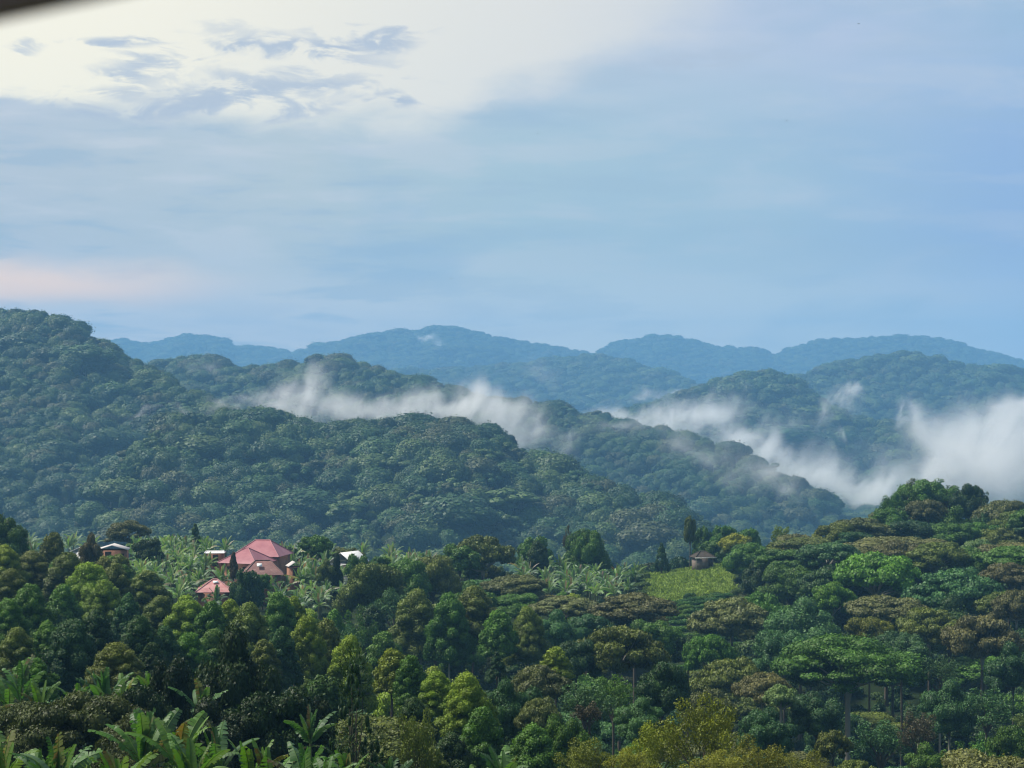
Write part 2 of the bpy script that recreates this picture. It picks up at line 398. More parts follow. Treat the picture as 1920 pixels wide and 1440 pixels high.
def ground(x, y):
    x = np.asarray(x, float); y = np.asarray(y, float)
    u, D = uD(x, y); px = 960 + u * F
    # near table, bilinear
    j = np.clip(np.searchsorted(_npx, px) - 1, 0, len(_npx) - 2); p0 = np.take(_npx, j); p1 = np.take(_npx, j + 1)
    w = np.clip((px - p0) / (p1 - p0), 0, 1); w = w * w * (3 - 2 * w)
    fi = np.clip(D / 5.0, 0, len(_nd) - 1.001); i = fi.astype(int); f = fi - i
    g = (_ntab[j, i] * (1 - f) + _ntab[j, i + 1] * f) * (1 - w) + (_ntab[j + 1, i] * (1 - f) + _ntab[j + 1, i + 1] * f) * w
    k = np.clip((D - 40) / 60, 0, 1)
    z = g + k * fbm(x / 30, y / 30, 3) * 2.2 * np.clip(1 - np.abs(D - 400) / 60 * 0 , 0.4, 1)
    far = np.full(z.shape, -150.0)
    for n, (cp, cz, cd, s1, s2, amp) in enumerate(RT):
        zc = np.interp(px, cp, cz); dc = np.interp(px, cp, cd)
        t = D - dc; sl = np.where(t < 0, s1, s2)
        away = 1 - np.exp(-(t / (amp * 5.0)) ** 2)
        sp = (1 - np.abs(2 * vnoise(x / (amp * 9.0), y / (amp * 16.0), 20 + n) - 1)) - 0.5
        h = zc - sl * (np.sqrt(t * t + amp * amp * 1.5) - amp * 1.22) + away * (sp * amp * 1.5 + fbm(x / (amp * 4), y / (amp * 4), 5 + n) * amp * 1.3)
        far = np.maximum(far, np.where(D > 700, h, -999))
    blend = np.clip((D - 780) / 100, 0, 1)
    return np.where(D < 780, z, np.maximum(z * (1 - blend) + (-150) * blend, far * blend + z * (1 - blend)))


def gz(x, y): return float(ground(np.array([x]), np.array([y]))[0])
def at(px, D): return ((px - 960) / F * D, D)


def build_terrain():
    aF = np.radians(np.linspace(-19, 19, 380)); aL = np.radians(np.linspace(-180, -19.6, 70)); aR = np.radians(np.linspace(19.6, 180, 70))[:-1]
    az = np.concatenate([aL, aF, aR]); na = len(az)
    r = np.concatenate([[0.0, 3], np.linspace(8, 470, 110), np.linspace(478, 800, 30), np.linspace(808, 2300, 190), np.geomspace(2320, 7700, 150)])
    A, Rr = np.meshgrid(az, r); X = np.sin(A) * Rr; Y = np.cos(A) * Rr; Z = ground(X, Y)
    V = np.stack([X, Y, Z], -1).reshape(-1, 3)
    i, j = np.meshgrid(np.arange(len(r) - 1), np.arange(na), indexing='ij'); j2 = (j + 1) % na
    Fc = np.stack([i * na + j, i * na + j2, (i + 1) * na + j2, (i + 1) * na + j], -1).reshape(-1, 4)
    mb = MB(); mb.add(V, Fc[:, ::-1])
    o = link('terrain', mb.mesh('terrain', ['forest_ground'], True)); tag(o, kind='structure')


build_terrain()


# ------------------------------------------------------------------ trees: crowns of lobes
def icos(sub):
    import bmesh
    bm = bmesh.new(); bmesh.ops.create_icosphere(bm, subdivisions=sub, radius=1.0)
    V = np.array([v.co[:] for v in bm.verts]); Fc = np.array([[v.index for v in f.verts] for f in bm.faces]); bm.free()
    return V, Fc
ICO = {1: icos(1), 2: icos(2)}


def leaves(mb, lob, leaf, dens, rng, jit=0.6, aspect=0.6, solid=0.8, sub=1, shell=(0.86, 1.1), zmin=-0.5, mi=0, mode='flat'):
    """lob: array of (cx,cy,cz,rx,ry,rz); fills each with a lumpy core and a shell of small leaf faces"""
    lob = np.asarray(lob, float)
    PV = []; PT = []
    for L in lob:
        c, r = L[:3], L[3:]; lt = rng.random()
        if solid > 0:
            V, Fc = ICO[sub]; n = 1 + 0.16 * (rng.random(len(V)) - 0.5)
            mb.add(c + V * r * solid * n[:, None], Fc, mi, np.clip(0.45 * lt + 0.5 * rng.random(len(Fc)) - 0.05, 0, 1))
        area = 4 * np.pi * ((r[0] * r[1]) ** 1.6 / 3 + (r[0] * r[2]) ** 1.6 / 3 + (r[1] * r[2]) ** 1.6 / 3) ** (1 / 1.6)
        n = int(area * dens / (leaf * leaf * aspect)) + 4
        d = rng.normal(size=(n, 3)); d /= np.linalg.norm(d, axis=1)[:, None]; d = d[d[:, 2] > zmin]
        rf = rng.uniform(shell[0], shell[1], len(d)); rf = np.where(rng.random(len(d)) < .14, rf * rng.uniform(1.0, 1.28, len(d)), rf); p = c + d * r * rf[:, None]
        keep = np.ones(len(p), bool)
        for K in lob:
            if K is L: continue
            if abs(K[0] - c[0]) > K[3] + r[0] or abs(K[1] - c[1]) > K[4] + r[1]: continue
            keep &= (((p - K[:3]) / K[3:]) ** 2).sum(1) > 0.62
        p = p[keep]; d = d[keep]
        nrm = d / r; nrm /= np.linalg.norm(nrm, axis=1)[:, None]
        PV.append((p, nrm)); PT.append(np.clip(0.34 * lt + 0.5 * rng.random(len(p)) + .16 * np.clip((p[:, 2] - c[2]) / r[2], 0, 1), 0, 1))  # last term paints light on the lobe tops: upper leaves lighter and yellower
    p = np.concatenate([a for a, b in PV]); nr = np.concatenate([b for a, b in PV]); t = np.concatenate(PT)
    m = len(p); nn = nr + jit * rng.normal(size=(m, 3)); nn /= np.linalg.norm(nn, axis=1)[:, None]
    h = rng.normal(size=(m, 3))
    if mode == 'spray': h = nr * 1.2 + np.array([0, 0, 0.9]) + 0.5 * h; nn = np.cross(h, rng.normal(size=(m, 3))); nn /= np.linalg.norm(nn, axis=1)[:, None]
    if mode == 'layer': h[:, 2] *= 0.25
    a = h - (h * nn).sum(1)[:, None] * nn; a /= np.linalg.norm(a, axis=1)[:, None] + 1e-9; b = np.cross(nn, a)
    sz = leaf * rng.uniform(0.55, 1.35, m)[:, None]
    a = a * sz; b = b * sz * aspect
    V = np.stack([p - a, p + b, p + a * 0.9, p - b], 1).reshape(-1, 3)
    Fc = np.arange(m * 4).reshape(-1, 4)
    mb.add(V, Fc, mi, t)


def lobes(kind, rng, n=None):
    """crown of radius 1 (width 2), height 1 above z=0; returns lobes"""
    out = []
    if kind == 'billow':                                       # compact rounded cone of billows
        for q in range(5): out.append((0, 0, .16 + q * .15, .68 - q * .085, .68 - q * .085, .16))
        for i in range(n or 50):
            t = (i + rng.random()) / 50; th = i * 2.4 + rng.normal() * .6; rr = (1 - t ** 1.9) ** .8 * rng.uniform(.66, .86)
            s = rng.uniform(.15, .29) * (1.0 - .2 * t)
            out.append((rr * math.cos(th), rr * math.sin(th), .07 + t * .82, s, s, s * rng.uniform(.34, .50)))
    elif kind == 'canopy':                                     # one broad dome, softly knobbed
        out.append((0, 0, .40, .80, .80, .50))
        for i in range(n or 15):
            th = rng.random() * 6.283; ph = math.asin(rng.uniform(-.1, 1)); rr = rng.uniform(.60, .80); s = rng.uniform(.24, .40)
            out.append((rr * math.cos(ph) * math.cos(th), rr * math.cos(ph) * math.sin(th), .34 + rr * .62 * math.sin(ph), s, s, s * rng.uniform(.55, .75)))
    elif kind == 'dome':
        out.append((0, 0, .42, .62, .62, .36))
        for i in range(n or 38):
            th = rng.random() * 6.283; ph = math.asin(rng.uniform(-.2, 1)); rr = rng.uniform(.58, .92)
            s = rng.uniform(.16, .31)
            out.append((rr * math.cos(ph) * math.cos(th), rr * math.cos(ph) * math.sin(th), .30 + rr * .68 * math.sin(ph), s, s, s * rng.uniform(.5, .68)))
    elif kind == 'umbrella':                                   # wide crown in flat tiers
        for i in range(n or 70):
            q = math.sqrt(rng.random()); th = rng.random() * 6.283; s = rng.uniform(.12, .26)
            tier = rng.random()
            z = (0.80 - 0.42 * q * q) if tier < .72 else rng.uniform(.18, .5)
            if tier >= .72: q = .55 + .4 * rng.random()
            out.append((q * .88 * math.cos(th), q * .88 * math.sin(th), z + rng.uniform(-.07, .10), s, s, s * rng.uniform(.30, .48) * 1.4))
    elif kind == 'column':
        out.append((0, 0, .45, .5, .5, .42))
        for i in range(n or 50):
            t = rng.random(); th = rng.random() * 6.283; rr = .66 * (1 - t ** 3) * min(1, .5 + t * 2); s = rng.uniform(.22, .38)
            out.append((rr * math.cos(th), rr * math.sin(th), .05 + t * .86, s, s, s * .35))
    elif kind == 'cone':
        for i in range(n or 60):
            t = rng.random() ** 1.2; th = rng.random() * 6.283; rr = .8 * (1 - t); s = rng.uniform(.16, .30) * (1.1 - .5 * t)
            out.append((rr * math.cos(th), rr * math.sin(th), .04 + t * .90, s, s, s * .42))
    elif kind == 'airy':                                       # clusters at the ends of a few limbs, gaps between
        for b in range(11):
            th = b * 2.4 + rng.normal() * .4; ph = rng.uniform(.05, 1.45); L = rng.uniform(.55, 1.0)
            e = (L * math.cos(ph) * math.cos(th), L * math.cos(ph) * math.sin(th), .28 + L * .62 * math.sin(ph))
            for i in range(7):
                q = rng.uniform(.55, 1.05); s = rng.uniform(.07, .17)
                out.append((e[0] * q + rng.normal() * .07, e[1] * q + rng.normal() * .07, .2 + (e[2] - .2) * q + rng.normal() * .05, s, s, s * rng.uniform(.4, .6)))
    elif kind == 'pine':
        for i in range(n or 90):
            t = rng.random() ** 1.05; th = rng.random() * 6.283; rr = .82 * (1 - t) ** .7 * rng.uniform(.35, 1); s = rng.uniform(.09, .16)
            out.append((rr * math.cos(th), rr * math.sin(th), .04 + t * .86, s, s, s * .75))
    return out


def limbs_mesh(lob, rng, name, n=12, matn='bark_brown'):
    mb = MB(); idx = rng.permutation(len(lob))[:n]
    for k in idx:
        L = lob[k]; e = np.array([L[0] * .96, L[1] * .96, L[2] - L[5] * .2]); m1 = np.array([e[0] * .30, e[1] * .30, e[2] * .45]); 
        pts = [np.array([0, 0, -.12]), np.array([e[0] * .06, e[1] * .06, .08]), m1, (m1 + e) / 2 + rng.normal(size=3) * .02, e]
        mb.tube(pts, [.030, .024, .017, .011, .005], 5, 0)
    return mb.mesh(name, [matn], True)


def trunk_mesh(rng, name, matn):
    mb = MB(); z = np.linspace(0, 1, 6); p = np.stack([np.cumsum(rng.normal(size=6) * .12), np.cumsum(rng.normal(size=6) * .12), z], 1); p[:, :2] -= p[-1, :2]
    rr = [1.5, 1.05, .95, .85, .78, .72]; th = np.arange(7) * 2 * np.pi / 7
    V = np.concatenate([p[i] + rr[i] * np.stack([np.cos(th), np.sin(th), 0 * th], 1) for i in range(6)])      # level rings: the mesh is stretched along z
    mb.add(V, [(i * 7 + j, i * 7 + (j + 1) % 7, (i + 1) * 7 + (j + 1) % 7, (i + 1) * 7 + j) for i in range(5) for j in range(7)])
    return mb.mesh(name, [matn], True)


# prototypes: PROTO[(kind, lod)] -> list of (crown mesh, limbs mesh or None)
PROTO = {}
ASP = {'billow': 2.3, 'dome': 1.5, 'umbrella': .8, 'column': 3.0, 'cone': 3.0, 'airy': 1.9, 'pine': 3.2}   # height / radius the crown is built at
LODS = {'S': (.020, .55, 2), 'A': (.032, .62, 2), 'B': (.052, .75, 1)}
OPTS = {'billow': dict(solid=.86, jit=.45), 'dome': dict(solid=.84, jit=.5), 'umbrella': dict(solid=.78, jit=.45, mode='layer', zmin=-.7), 'column': dict(solid=.86, jit=.5),
        'cone': dict(solid=.82, jit=.5), 'airy': dict(solid=0, jit=.9, shell=(.3, 1.25), zmin=-1), 'pine': dict(solid=.30, aspect=.13, mode='spray', shell=(.3, 1.6), zmin=-.3)}
SEEDS = {'billow': 4, 'dome': 4, 'umbrella': 4, 'column': 2, 'cone': 2, 'airy': 3, 'pine': 1}


def proto(kind, lod):
    key = (kind, lod)
    if key not in PROTO:
        leaf, dens, sub = LODS[lod]; L = []
        for sidx in range(SEEDS[kind]):
            rng = np.random.default_rng(100 + sidx * 7 + len(kind))
            lob = [(a, b, c * ASP[kind], d, e, f * ASP[kind]) for a, b, c, d, e, f in lobes(kind, rng)]; mb = MB(); o = dict(OPTS[kind]); o.setdefault('aspect', .6)
            lf = leaf * (3.4 if kind == 'pine' else 1.0); dn = dens * (.9 if kind == 'airy' else .22 if kind == 'pine' else 1.0)
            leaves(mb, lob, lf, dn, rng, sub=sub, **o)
            if kind == 'billow':                               # sunlit yellow of the crown top, put into the leaf tint
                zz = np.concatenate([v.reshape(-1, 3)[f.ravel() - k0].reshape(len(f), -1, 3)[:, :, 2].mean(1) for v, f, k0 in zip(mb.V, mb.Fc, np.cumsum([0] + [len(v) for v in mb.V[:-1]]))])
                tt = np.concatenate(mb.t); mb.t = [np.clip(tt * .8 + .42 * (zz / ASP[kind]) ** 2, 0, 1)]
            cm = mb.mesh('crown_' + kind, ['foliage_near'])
            lm = limbs_mesh(lob, rng, 'limbs_' + kind, 16 if kind in ('umbrella', 'airy', 'pine') else 8, 'bark_pale' if kind == 'umbrella' else 'bark_brown') if kind in ('umbrella', 'airy', 'dome', 'pine') else None
            L.append((cm, lm))
        PROTO[key] = L
    return PROTO[key]


TRUNKS = {m: [trunk_mesh(np.random.default_rng(i), 'trunk', m) for i in range(3)] for m in ('bark_pale', 'bark_brown')}
COL = dict(sepia=(.048, .064, .014), dark=(.028, .064, .012), black=(.016, .036, .007), teal=(.034, .086, .024), green=(.062, .140, .015), yellowgreen=(.140, .205, .013), olive=(.095, .128, .020),
           brown=(.110, .122, .038), lime=(.100, .235, .020), pale=(.12, .185, .055), russet=(.080, .072, .034), yellow=(.18, .20, .012), golden=(.14, .155, .010), bluegreen=(.055, .128, .038))
TREES = []                                                     # (px, py, kind, colour, root) for the labels


def tree(px, py, w, h, D, kind, colour, trunk='bark_brown', lod=None, group=None, tr=None, rz=None):
    """crown top at photo row py, crown w x h photo pixels, at distance D; the trunk reaches the ground"""
    x, y = at(px, D); zt = (720 - py) / F * D; W = w / F * D; H = h / F * D; g = gz(x, y)
    if g > zt - 2: zt = g + max(3.0, H * .9)
    if kind == 'billow': W *= 1.18; H *= .88
    H = min(H, (zt - g) * .96)
    zb = zt - H
    if lod is None: lod = 'S' if w > 200 else 'A' if w > 75 else 'B'
    rng = np.random.default_rng(int(px * 31 + py * 17 + D))
    P_ = proto(kind, lod); cm, lm = P_[rng.integers(len(P_))]
    NM = {'billow': 'gum_tree', 'dome': 'broadleaf_tree', 'umbrella': 'umbrella_tree', 'column': 'cypress_tree', 'cone': 'conifer_tree', 'airy': 'open_crowned_tree', 'pine': 'pine_tree'}
    root = empty(NM[kind], (x, y, g - .3), rng.random() * 6.283 if rz is None else rz)
    c = COL[colour]; v = rng.uniform(.82, 1.2); c = tuple(a * v * rng.uniform(.93, 1.07) for a in c)
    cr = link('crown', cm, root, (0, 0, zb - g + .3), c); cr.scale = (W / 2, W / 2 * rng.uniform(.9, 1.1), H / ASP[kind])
    tl = zb - g + .3 + H * .25
    tk = link('trunk', TRUNKS[trunk][rng.integers(3)], root); r0 = tr or max(.14, min(.5, W * .022)); tk.scale = (r0, r0, tl)
    if lm is not None:
        li = link('limbs', lm, root, (0, 0, zb - g + .3)); li.scale = cr.scale
    TREES.append((px, py, kind, colour, root, w, group))
    return root

exec_order = []
# ------------------------------------------------------------------ banana plants
def banana_meshes(seed, near, nleaf=9):
    rng = np.random.default_rng(seed); mb = MB(); st = MB(); n = 18 if near else 7
    st.tube([(0, 0, -.4), (.03, 0, .8), (0, .03, 1.7), (0, 0, 2.5)], [.16, .14, .11, .07], 8, 0)
    th = rng.random() * 6.28
    for k in range(nleaf):
        th += 2.4 + rng.normal() * .3; age = k / (nleaf - 1); dead = near and k >= nleaf - 2
        el = R(88 - (38 if near else 50) * age + rng.normal() * 8); L = (1.75 + .75 * math.sin(age * 2.6)) * rng.uniform(.85, 1.15); wid = .27 * rng.uniform(.85, 1.15) * (.75 + .5 * min(1, age * 2))
        droop = (0.15 + (0.85 if near else 1.15) * age) * rng.uniform(.8, 1.3) * (1.15 if near else 1.3)
        
        if dead: el = R(5); droop = 1.6; wid *= .55
        p = np.array([0, 0, 2.3 + .2 * (1 - age)]); pts = [p]; dirs = []; tw = rng.normal() * .4
        for i in range(n):
            t = i / n; e = el - droop * t ** 1.5 * 1.25
            d = np.array([math.cos(th) * math.cos(e), math.sin(th) * math.cos(e), math.sin(e)]); dirs.append(d); p = p + d * L / n; pts.append(p)
        dirs.append(dirs[-1]); pts = np.array(pts); dirs = np.array(dirs)
        mb.tube(pts, np.linspace(.030, .008, n + 1), 4, 0, .80)
        torn = rng.random() ** .4 * (1.25 if age > .15 else .3); tl = np.clip(.25 + .45 * rng.random() + (.12 if age < .2 else 0) + (.45 if rng.random() < .06 else 0) + (1 if dead else 0), 0, 1)
        for sgn in (-1, 1):
            fold = rng.uniform(.15, .55) if near else .35
            for i in range(max(1, int(n * .13)), n):
                t0, t1 = i / n, (i + 1) / n
                prof = lambda t: wid * (max(0.0, math.sin(math.pi * min(1, (t - .08) / .97) ** .8)) ** .55 if t > .08 else 0) + .02
                f2 = fold + rng.normal() * .18 * torn; g = .28 * torn * rng.random()
                V = []
                for q, tt, sh in ((i, t0, g), (i + 1, t1, -g)):
                    d = dirs[q]; sd_ = np.cross(d, (0, 0, 1)); sd_ = sd_ / (np.linalg.norm(sd_) + 1e-6); up = np.cross(sd_, d)
                    a_ = tw; s2 = sd_ * math.cos(a_) + up * math.sin(a_); u2 = np.cross(s2, d)
                    o = pts[q] + (s2 * math.cos(f2) * sgn + u2 * (-math.sin(f2)) * (1 if True else 0)) * prof(tt) * rng.uniform(1 - .22 * torn, 1.03) + d * sh * L / n + d * .06
                    V.append((pts[q], o))
                (a0, o0), (a1, o1) = V
                m0 = (a0 + o0) / 2 + np.array([0, 0, .012]); m1 = (a1 + o1) / 2 + np.array([0, 0, .012])
                mb.add([a0, a1, m1, m0, o0, o1], [(0, 1, 2, 3), (3, 2, 5, 4)], 0, float(np.clip(tl + rng.normal() * .05, 0, 1)))
    return mb.mesh('banana_leaves', ['banana_leaf']), st.mesh('banana_pseudostem', ['banana_stem'], True)


BN = [banana_meshes(40 + i, True, 9 + i % 3) for i in range(6)]


def merged_banana(seed):
    lv, st = banana_meshes(seed, False, 10)
    import bmesh
    bm = bmesh.new(); bm.from_mesh(lv); k = len(bm.faces); bm.from_mesh(st); bm.faces.ensure_lookup_table()
    for f in bm.faces[k:]: f.material_index = 1
    me = bpy.data.meshes.new('banana_plant'); bm.to_mesh(me); bm.free(); me.materials.append(M['banana_leaf']); me.materials.append(M['banana_stem'])
    bpy.data.meshes.remove(lv); bpy.data.meshes.remove(st)
    return me
BF = [merged_banana(70 + i) for i in range(7)]


def near_banana(px, py, D, s, label, i, rz, tilt=0.0, col=(1, 1, 1)):
    x, y = at(px, D); zt = (720 - py) / F * D; g = gz(x, y); h = 4.3 * s
    root = empty('banana_plant', (x, y, min(g, zt - h) if zt - h > g else zt - h), rz)
    root.rotation_euler[0] = tilt
    lv, st = BN[i % len(BN)]
    a = link('leaves', lv, root, (0, 0, 0), col); b = link('pseudostem', st, root); lift = max(0, zt - h - g)
    root.location.z = zt - h; a.scale = b.scale = (s, s, s)
    if lift > 0.2:                                            # taller stem down to the ground
        b.scale = (s, s, s * (1 + lift / (2.5 * s))); b.location.z = -lift
    tag(root, label, 'banana plant', 'banana plants at the foot of the slope below the camera')


NEARB = [
    (4, 1368, 62, 1.05, 'pale-ribbed banana plant cut by the frame beside the dark feathery shrub'), (62, 1398, 64, .95, 'banana plant with a torn grey-green leaf leaning over the lower edge'),
    (108, 1382, 60, 1.0, 'banana plant with two broad upright bright green leaves'), (150, 1402, 66, .8, 'small banana plant with drooping frayed leaf between two bright ones'),
    (262, 1338, 64, 1.0, 'banana plant with one wide upright blade and a comb-torn edge'), (300, 1330, 66, 1.15, 'tallest banana plant of the clump, its pale leaf torn to a comb'),
    (338, 1345, 62, 1.0, 'banana plant with a crooked tall leaf against the black shade'), (372, 1378, 60, .95, 'banana plant with a yellow-green leaf lying over to one side'),
    (418, 1358, 66, 1.05, 'banana plant whose two blades open in a wide V'), (470, 1385, 62, 1.0, 'banana plant with crossed torn leaves beside the V-shaped one'),
    (520, 1402, 60, .9, 'banana plant with low sprawling shredded leaves below the dark tree'), (566, 1398, 58, .85, 'banana plant with one bright short leaf beside the pine foot'),
    (222, 1402, 58, .85, 'low banana plant with drooping pale leaves under the frayed clump'), (605, 1425, 56, .7, 'tiny banana top peeping over the lower edge under the pine'),
    (30, 1236, 100, 1.25, 'banana plant with tall comb-torn leaf above the feathery brown shrub'), (75, 1268, 98, 1.0, 'banana plant with a pale arched leaf above the feathery brown shrub'),
    (8, 1262, 102, 1.0, 'banana plant with pale shredded leaves at the frame above the feathery shrub'), (192, 1248, 96, 1.15, 'banana plant with a round upright leaf under the olive gum tree'),
    (228, 1262, 98, 1.15, 'banana plant with grey leaves fanning out beside the round upright one'), (140, 1272, 100, .9, 'banana plant with a narrow arched leaf between the two upper clumps'),
    (384, 1272, 92, .95, 'lone banana plant showing a lit leaf inside the dark trees'), (282, 1252, 104, .9, 'banana plant half hidden by the dark glossy tree'),
    (655, 1404, 72, .7, 'small banana plant at the lower edge beside the olive leafy tree'), (742, 1418, 76, .75, 'small banana plant peeping under the olive leafy tree'),
    (885, 1432, 84, .8, 'banana plant with light leaf tip under the green gum tree'), (955, 1402, 84, 1.0, 'banana plant with two narrow crossing leaves at the lower edge'),
    (583, 1330, 84, .85, 'banana plant with a pale leaf showing beside the pine'),
]
for i, (px, py, D, s, lb) in enumerate(NEARB):
    near_banana(px, py + (10 if py > 1300 else 12), D, s * (.84 if py > 1300 else .85), lb, i, i * 1.7, [0, .12, -.1][i % 3], [(1.1, 1.1, .6), (.85, .9, .75), (.8, .9, .9)][(i * 7) % 3])

# the plantation on the plateau: plants in patches (photo boxes at mid height of the plants)
HOLES = [(440, 515, 1012, 1060), (408, 448, 1024, 1062), (455, 530, 1050, 1072), (368, 430, 1084, 1096), (385, 418, 1030, 1040), (626, 664, 1028, 1056),
         (886, 916, 1042, 1062), (188, 236, 1016, 1052), (1206, 1400, 1052, 1112)]
PATCH = [(30, 62, 1000, 1040, 'frame'), (110, 190, 1000, 1024, 'old brick house'), (232, 440, 1008, 1130, 'pink-roofed houses'), (428, 470, 1000, 1018, 'pink-roofed houses'), (500, 640, 1012, 1140, 'rusty roof'),
         (545, 600, 995, 1020, 'rusty roof'), (660, 700, 1015, 1040, 'white gable'), (728, 808, 1010, 1075, 'white gable'), (972, 1215, 1034, 1112, 'grass field'), (1180, 1262, 1040, 1062, 'grass field'),
         (300, 420, 1000, 1020, 'pink-roofed houses'), (1440, 1475, 985, 1010, 'hut')]
GRP = {'frame': 'banana plants at the far end of the plantation', 'old brick house': 'banana plants behind the old brick house', 'pink-roofed houses': 'banana plants round the pink-roofed houses',
       'rusty roof': 'banana plants beside the rusty roof', 'white gable': 'banana plants beyond the white gable', 'grass field': 'banana plants beside the grass field', 'hut': 'banana plants behind the hut'}
LBL = {'frame': 'pale banana plant rising against the misty hill', 'old brick house': 'banana plant behind the old brick house', 'pink-roofed houses': 'banana plant in the dense grove round the pink-roofed houses',
       'rusty roof': 'banana plant with arching pale leaves beside the rusty-roofed house', 'white gable': 'banana plant in the patch beyond the white gable',
       'grass field': 'banana plant in the pale patch beside the yellow-green field', 'hut': 'yellowish banana plant in the trees behind the hut'}
nb = 0
rg = np.random.default_rng(4)
for D in np.arange(292, 404, 3.75):
    for X in np.arange(-110, 150, 3.9):
        D2 = D + rg.normal() * .8; x = X + rg.normal() * .8; u = x / D2; px = 960 + u * F; s = rg.uniform(.95, 1.4)
        g = gz(x, D2); py = 720 - (g + 2.6 * s) / D2 * F
        hit = next((k[4] for k in PATCH if k[0] <= px <= k[1] and k[2] <= py <= k[3]), None)
        if hit is None or any(a - 8 < px < b + 8 and c < py - 8 and py - 16 < dd for a, b, c, dd in HOLES): continue
        if px > 1190 and D2 < 380: continue
        o = link('banana_plant', BF[rg.integers(7)], None, (x, D2, g - .1), [(1.9, 1.5, 2.4), (1.4, 1.2, 1.7), (2.3, 1.8, 2.6)][rg.integers(3)])
        o.scale = (s, s, s); o.rotation_euler = (0, 0, rg.random() * 6.28); nb += 1
        tag(o, LBL[hit], 'banana plant', GRP[hit])
print('plantation plants', nb)


x_, y_ = at(1652, 412)
for k_, (dx, sc) in enumerate(((0, 1.5), (2.2, 1.2))):
    o = link('banana_plant', BF[k_ + 2], None, (x_ + dx, y_, (720 - 955 - 4 * k_) / F * 412 - 4.6 * sc), (2.2, 1.7, 2.6)); o.scale = (sc * .8, sc * .8, sc * 1.05)
    tag(o, ['pale dry-leaved banana plant on the crest beside the hilltop grove', 'smaller pale dry banana plant tucked against the hilltop grove'][k_], 'banana plant', 'dry banana plants on the crest')


# ------------------------------------------------------------------ houses on the plateau
def hip(mb, x0, y0, x1, y1, z, h, over=.5, ridge=None, mi=0, th=.08):
    """hip roof with a real thickness; the ridge along the longer side"""
    x0 -= over; y0 -= over; x1 += over; y1 += over; lx, ly = x1 - x0, y1 - y0; r = min(lx, ly) / 2
    if ridge is not None: r = ridge
    if lx >= ly: a, b = (x0 + r, (y0 + y1) / 2, z + h), (x1 - r, (y0 + y1) / 2, z + h)
    else: a, b = ((x0 + x1) / 2, y0 + r, z + h), ((x0 + x1) / 2, y1 - r, z + h)
    e = [(x0, y0, z), (x1, y0, z), (x1, y1, z), (x0, y1, z)]; lo = [(p[0], p[1], p[2] - th) for p in e]
    V = e + [a, b] + lo
    if lx >= ly: mb.add(V, [(0, 1, 5, 4), (2, 3, 4, 5)], mi); mb.add(V, [(1, 2, 5), (3, 0, 4)], mi)
    else: mb.add(V, [(1, 2, 5, 4), (3, 0, 4, 5)], mi); mb.add(V, [(0, 1, 4), (2, 3, 5)], mi)
    mb.add(V, [(6, 7, 1, 0), (7, 8, 2, 1), (8, 9, 3, 2), (9, 6, 0, 3), (6, 9, 8, 7)], mi)
    ev = [np.array(q) for q in (a, b)]
    for c, k in ((0, 0), (3, 0), (1, 1), (2, 1)) if lx >= ly else ((0, 0), (1, 0), (2, 1), (3, 1)):
        mb.tube([np.array(e[c]) + (0, 0, .03), ev[k] + (0, 0, .03)], [.09, .09], 6, mi, .9)
    mb.tube([ev[0] + (0, 0, .03), ev[1] + (0, 0, .03)], [.10, .10], 6, mi, .9)


def gable(mb, x0, y0, x1, y1, z, h, over=.4, mi=0, th=.07):
    x0 -= over; x1 += over; y0 -= over; y1 += over; xm = (x0 + x1) / 2        # ridge runs along y
    V = [(x0, y0, z), (xm, y0, z + h), (x1, y0, z), (x0, y1, z), (xm, y1, z + h), (x1, y1, z)]; V += [(a, b, c - th) for a, b, c in V]
    mb.add(V, [(0, 1, 4, 3), (1, 2, 5, 4), (6, 9, 10, 7), (7, 10, 11, 8), (0, 6, 7, 1), (1, 7, 8, 2), (3, 4, 10, 9), (4, 5, 11, 10), (0, 3, 9, 6), (2, 8, 11, 5)], mi)


def wall_box(mb, x0, y0, x1, y1, z0, z1, t=.22):
    mb.box((x0, y0, z0), (x1, y0 + t, z1)); mb.box((x0, y1 - t, z0), (x1, y1, z1)); mb.box((x0, y0 + t, z0), (x0 + t, y1 - t, z1)); mb.box((x1 - t, y0 + t, z0), (x1, y1 - t, z1))


def win(root, x, y, z, w=.9, h=.9, name='window'):
    f = MB(); t = .07
    for lo, hi in (((x - w / 2 - t, y - .06, z - t), (x + w / 2 + t, y - .002, z)), ((x - w / 2 - t, y - .06, z + h), (x + w / 2 + t, y - .002, z + h + t)),
                   ((x - w / 2 - t, y - .06, z), (x - w / 2, y - .002, z + h)), ((x + w / 2, y - .06, z), (x + w / 2 + t, y - .002, z + h))): f.box(lo, hi)
    fo = link(name, f.mesh(name, ['wood_dark']), root)
    p = MB(); p.box((x - w / 2, y - .03, z), (x + w / 2, y - .004, z + h)); link('shutter' if name == 'window' else 'leaf', p.mesh('shutter', ['wood_dark']), fo)


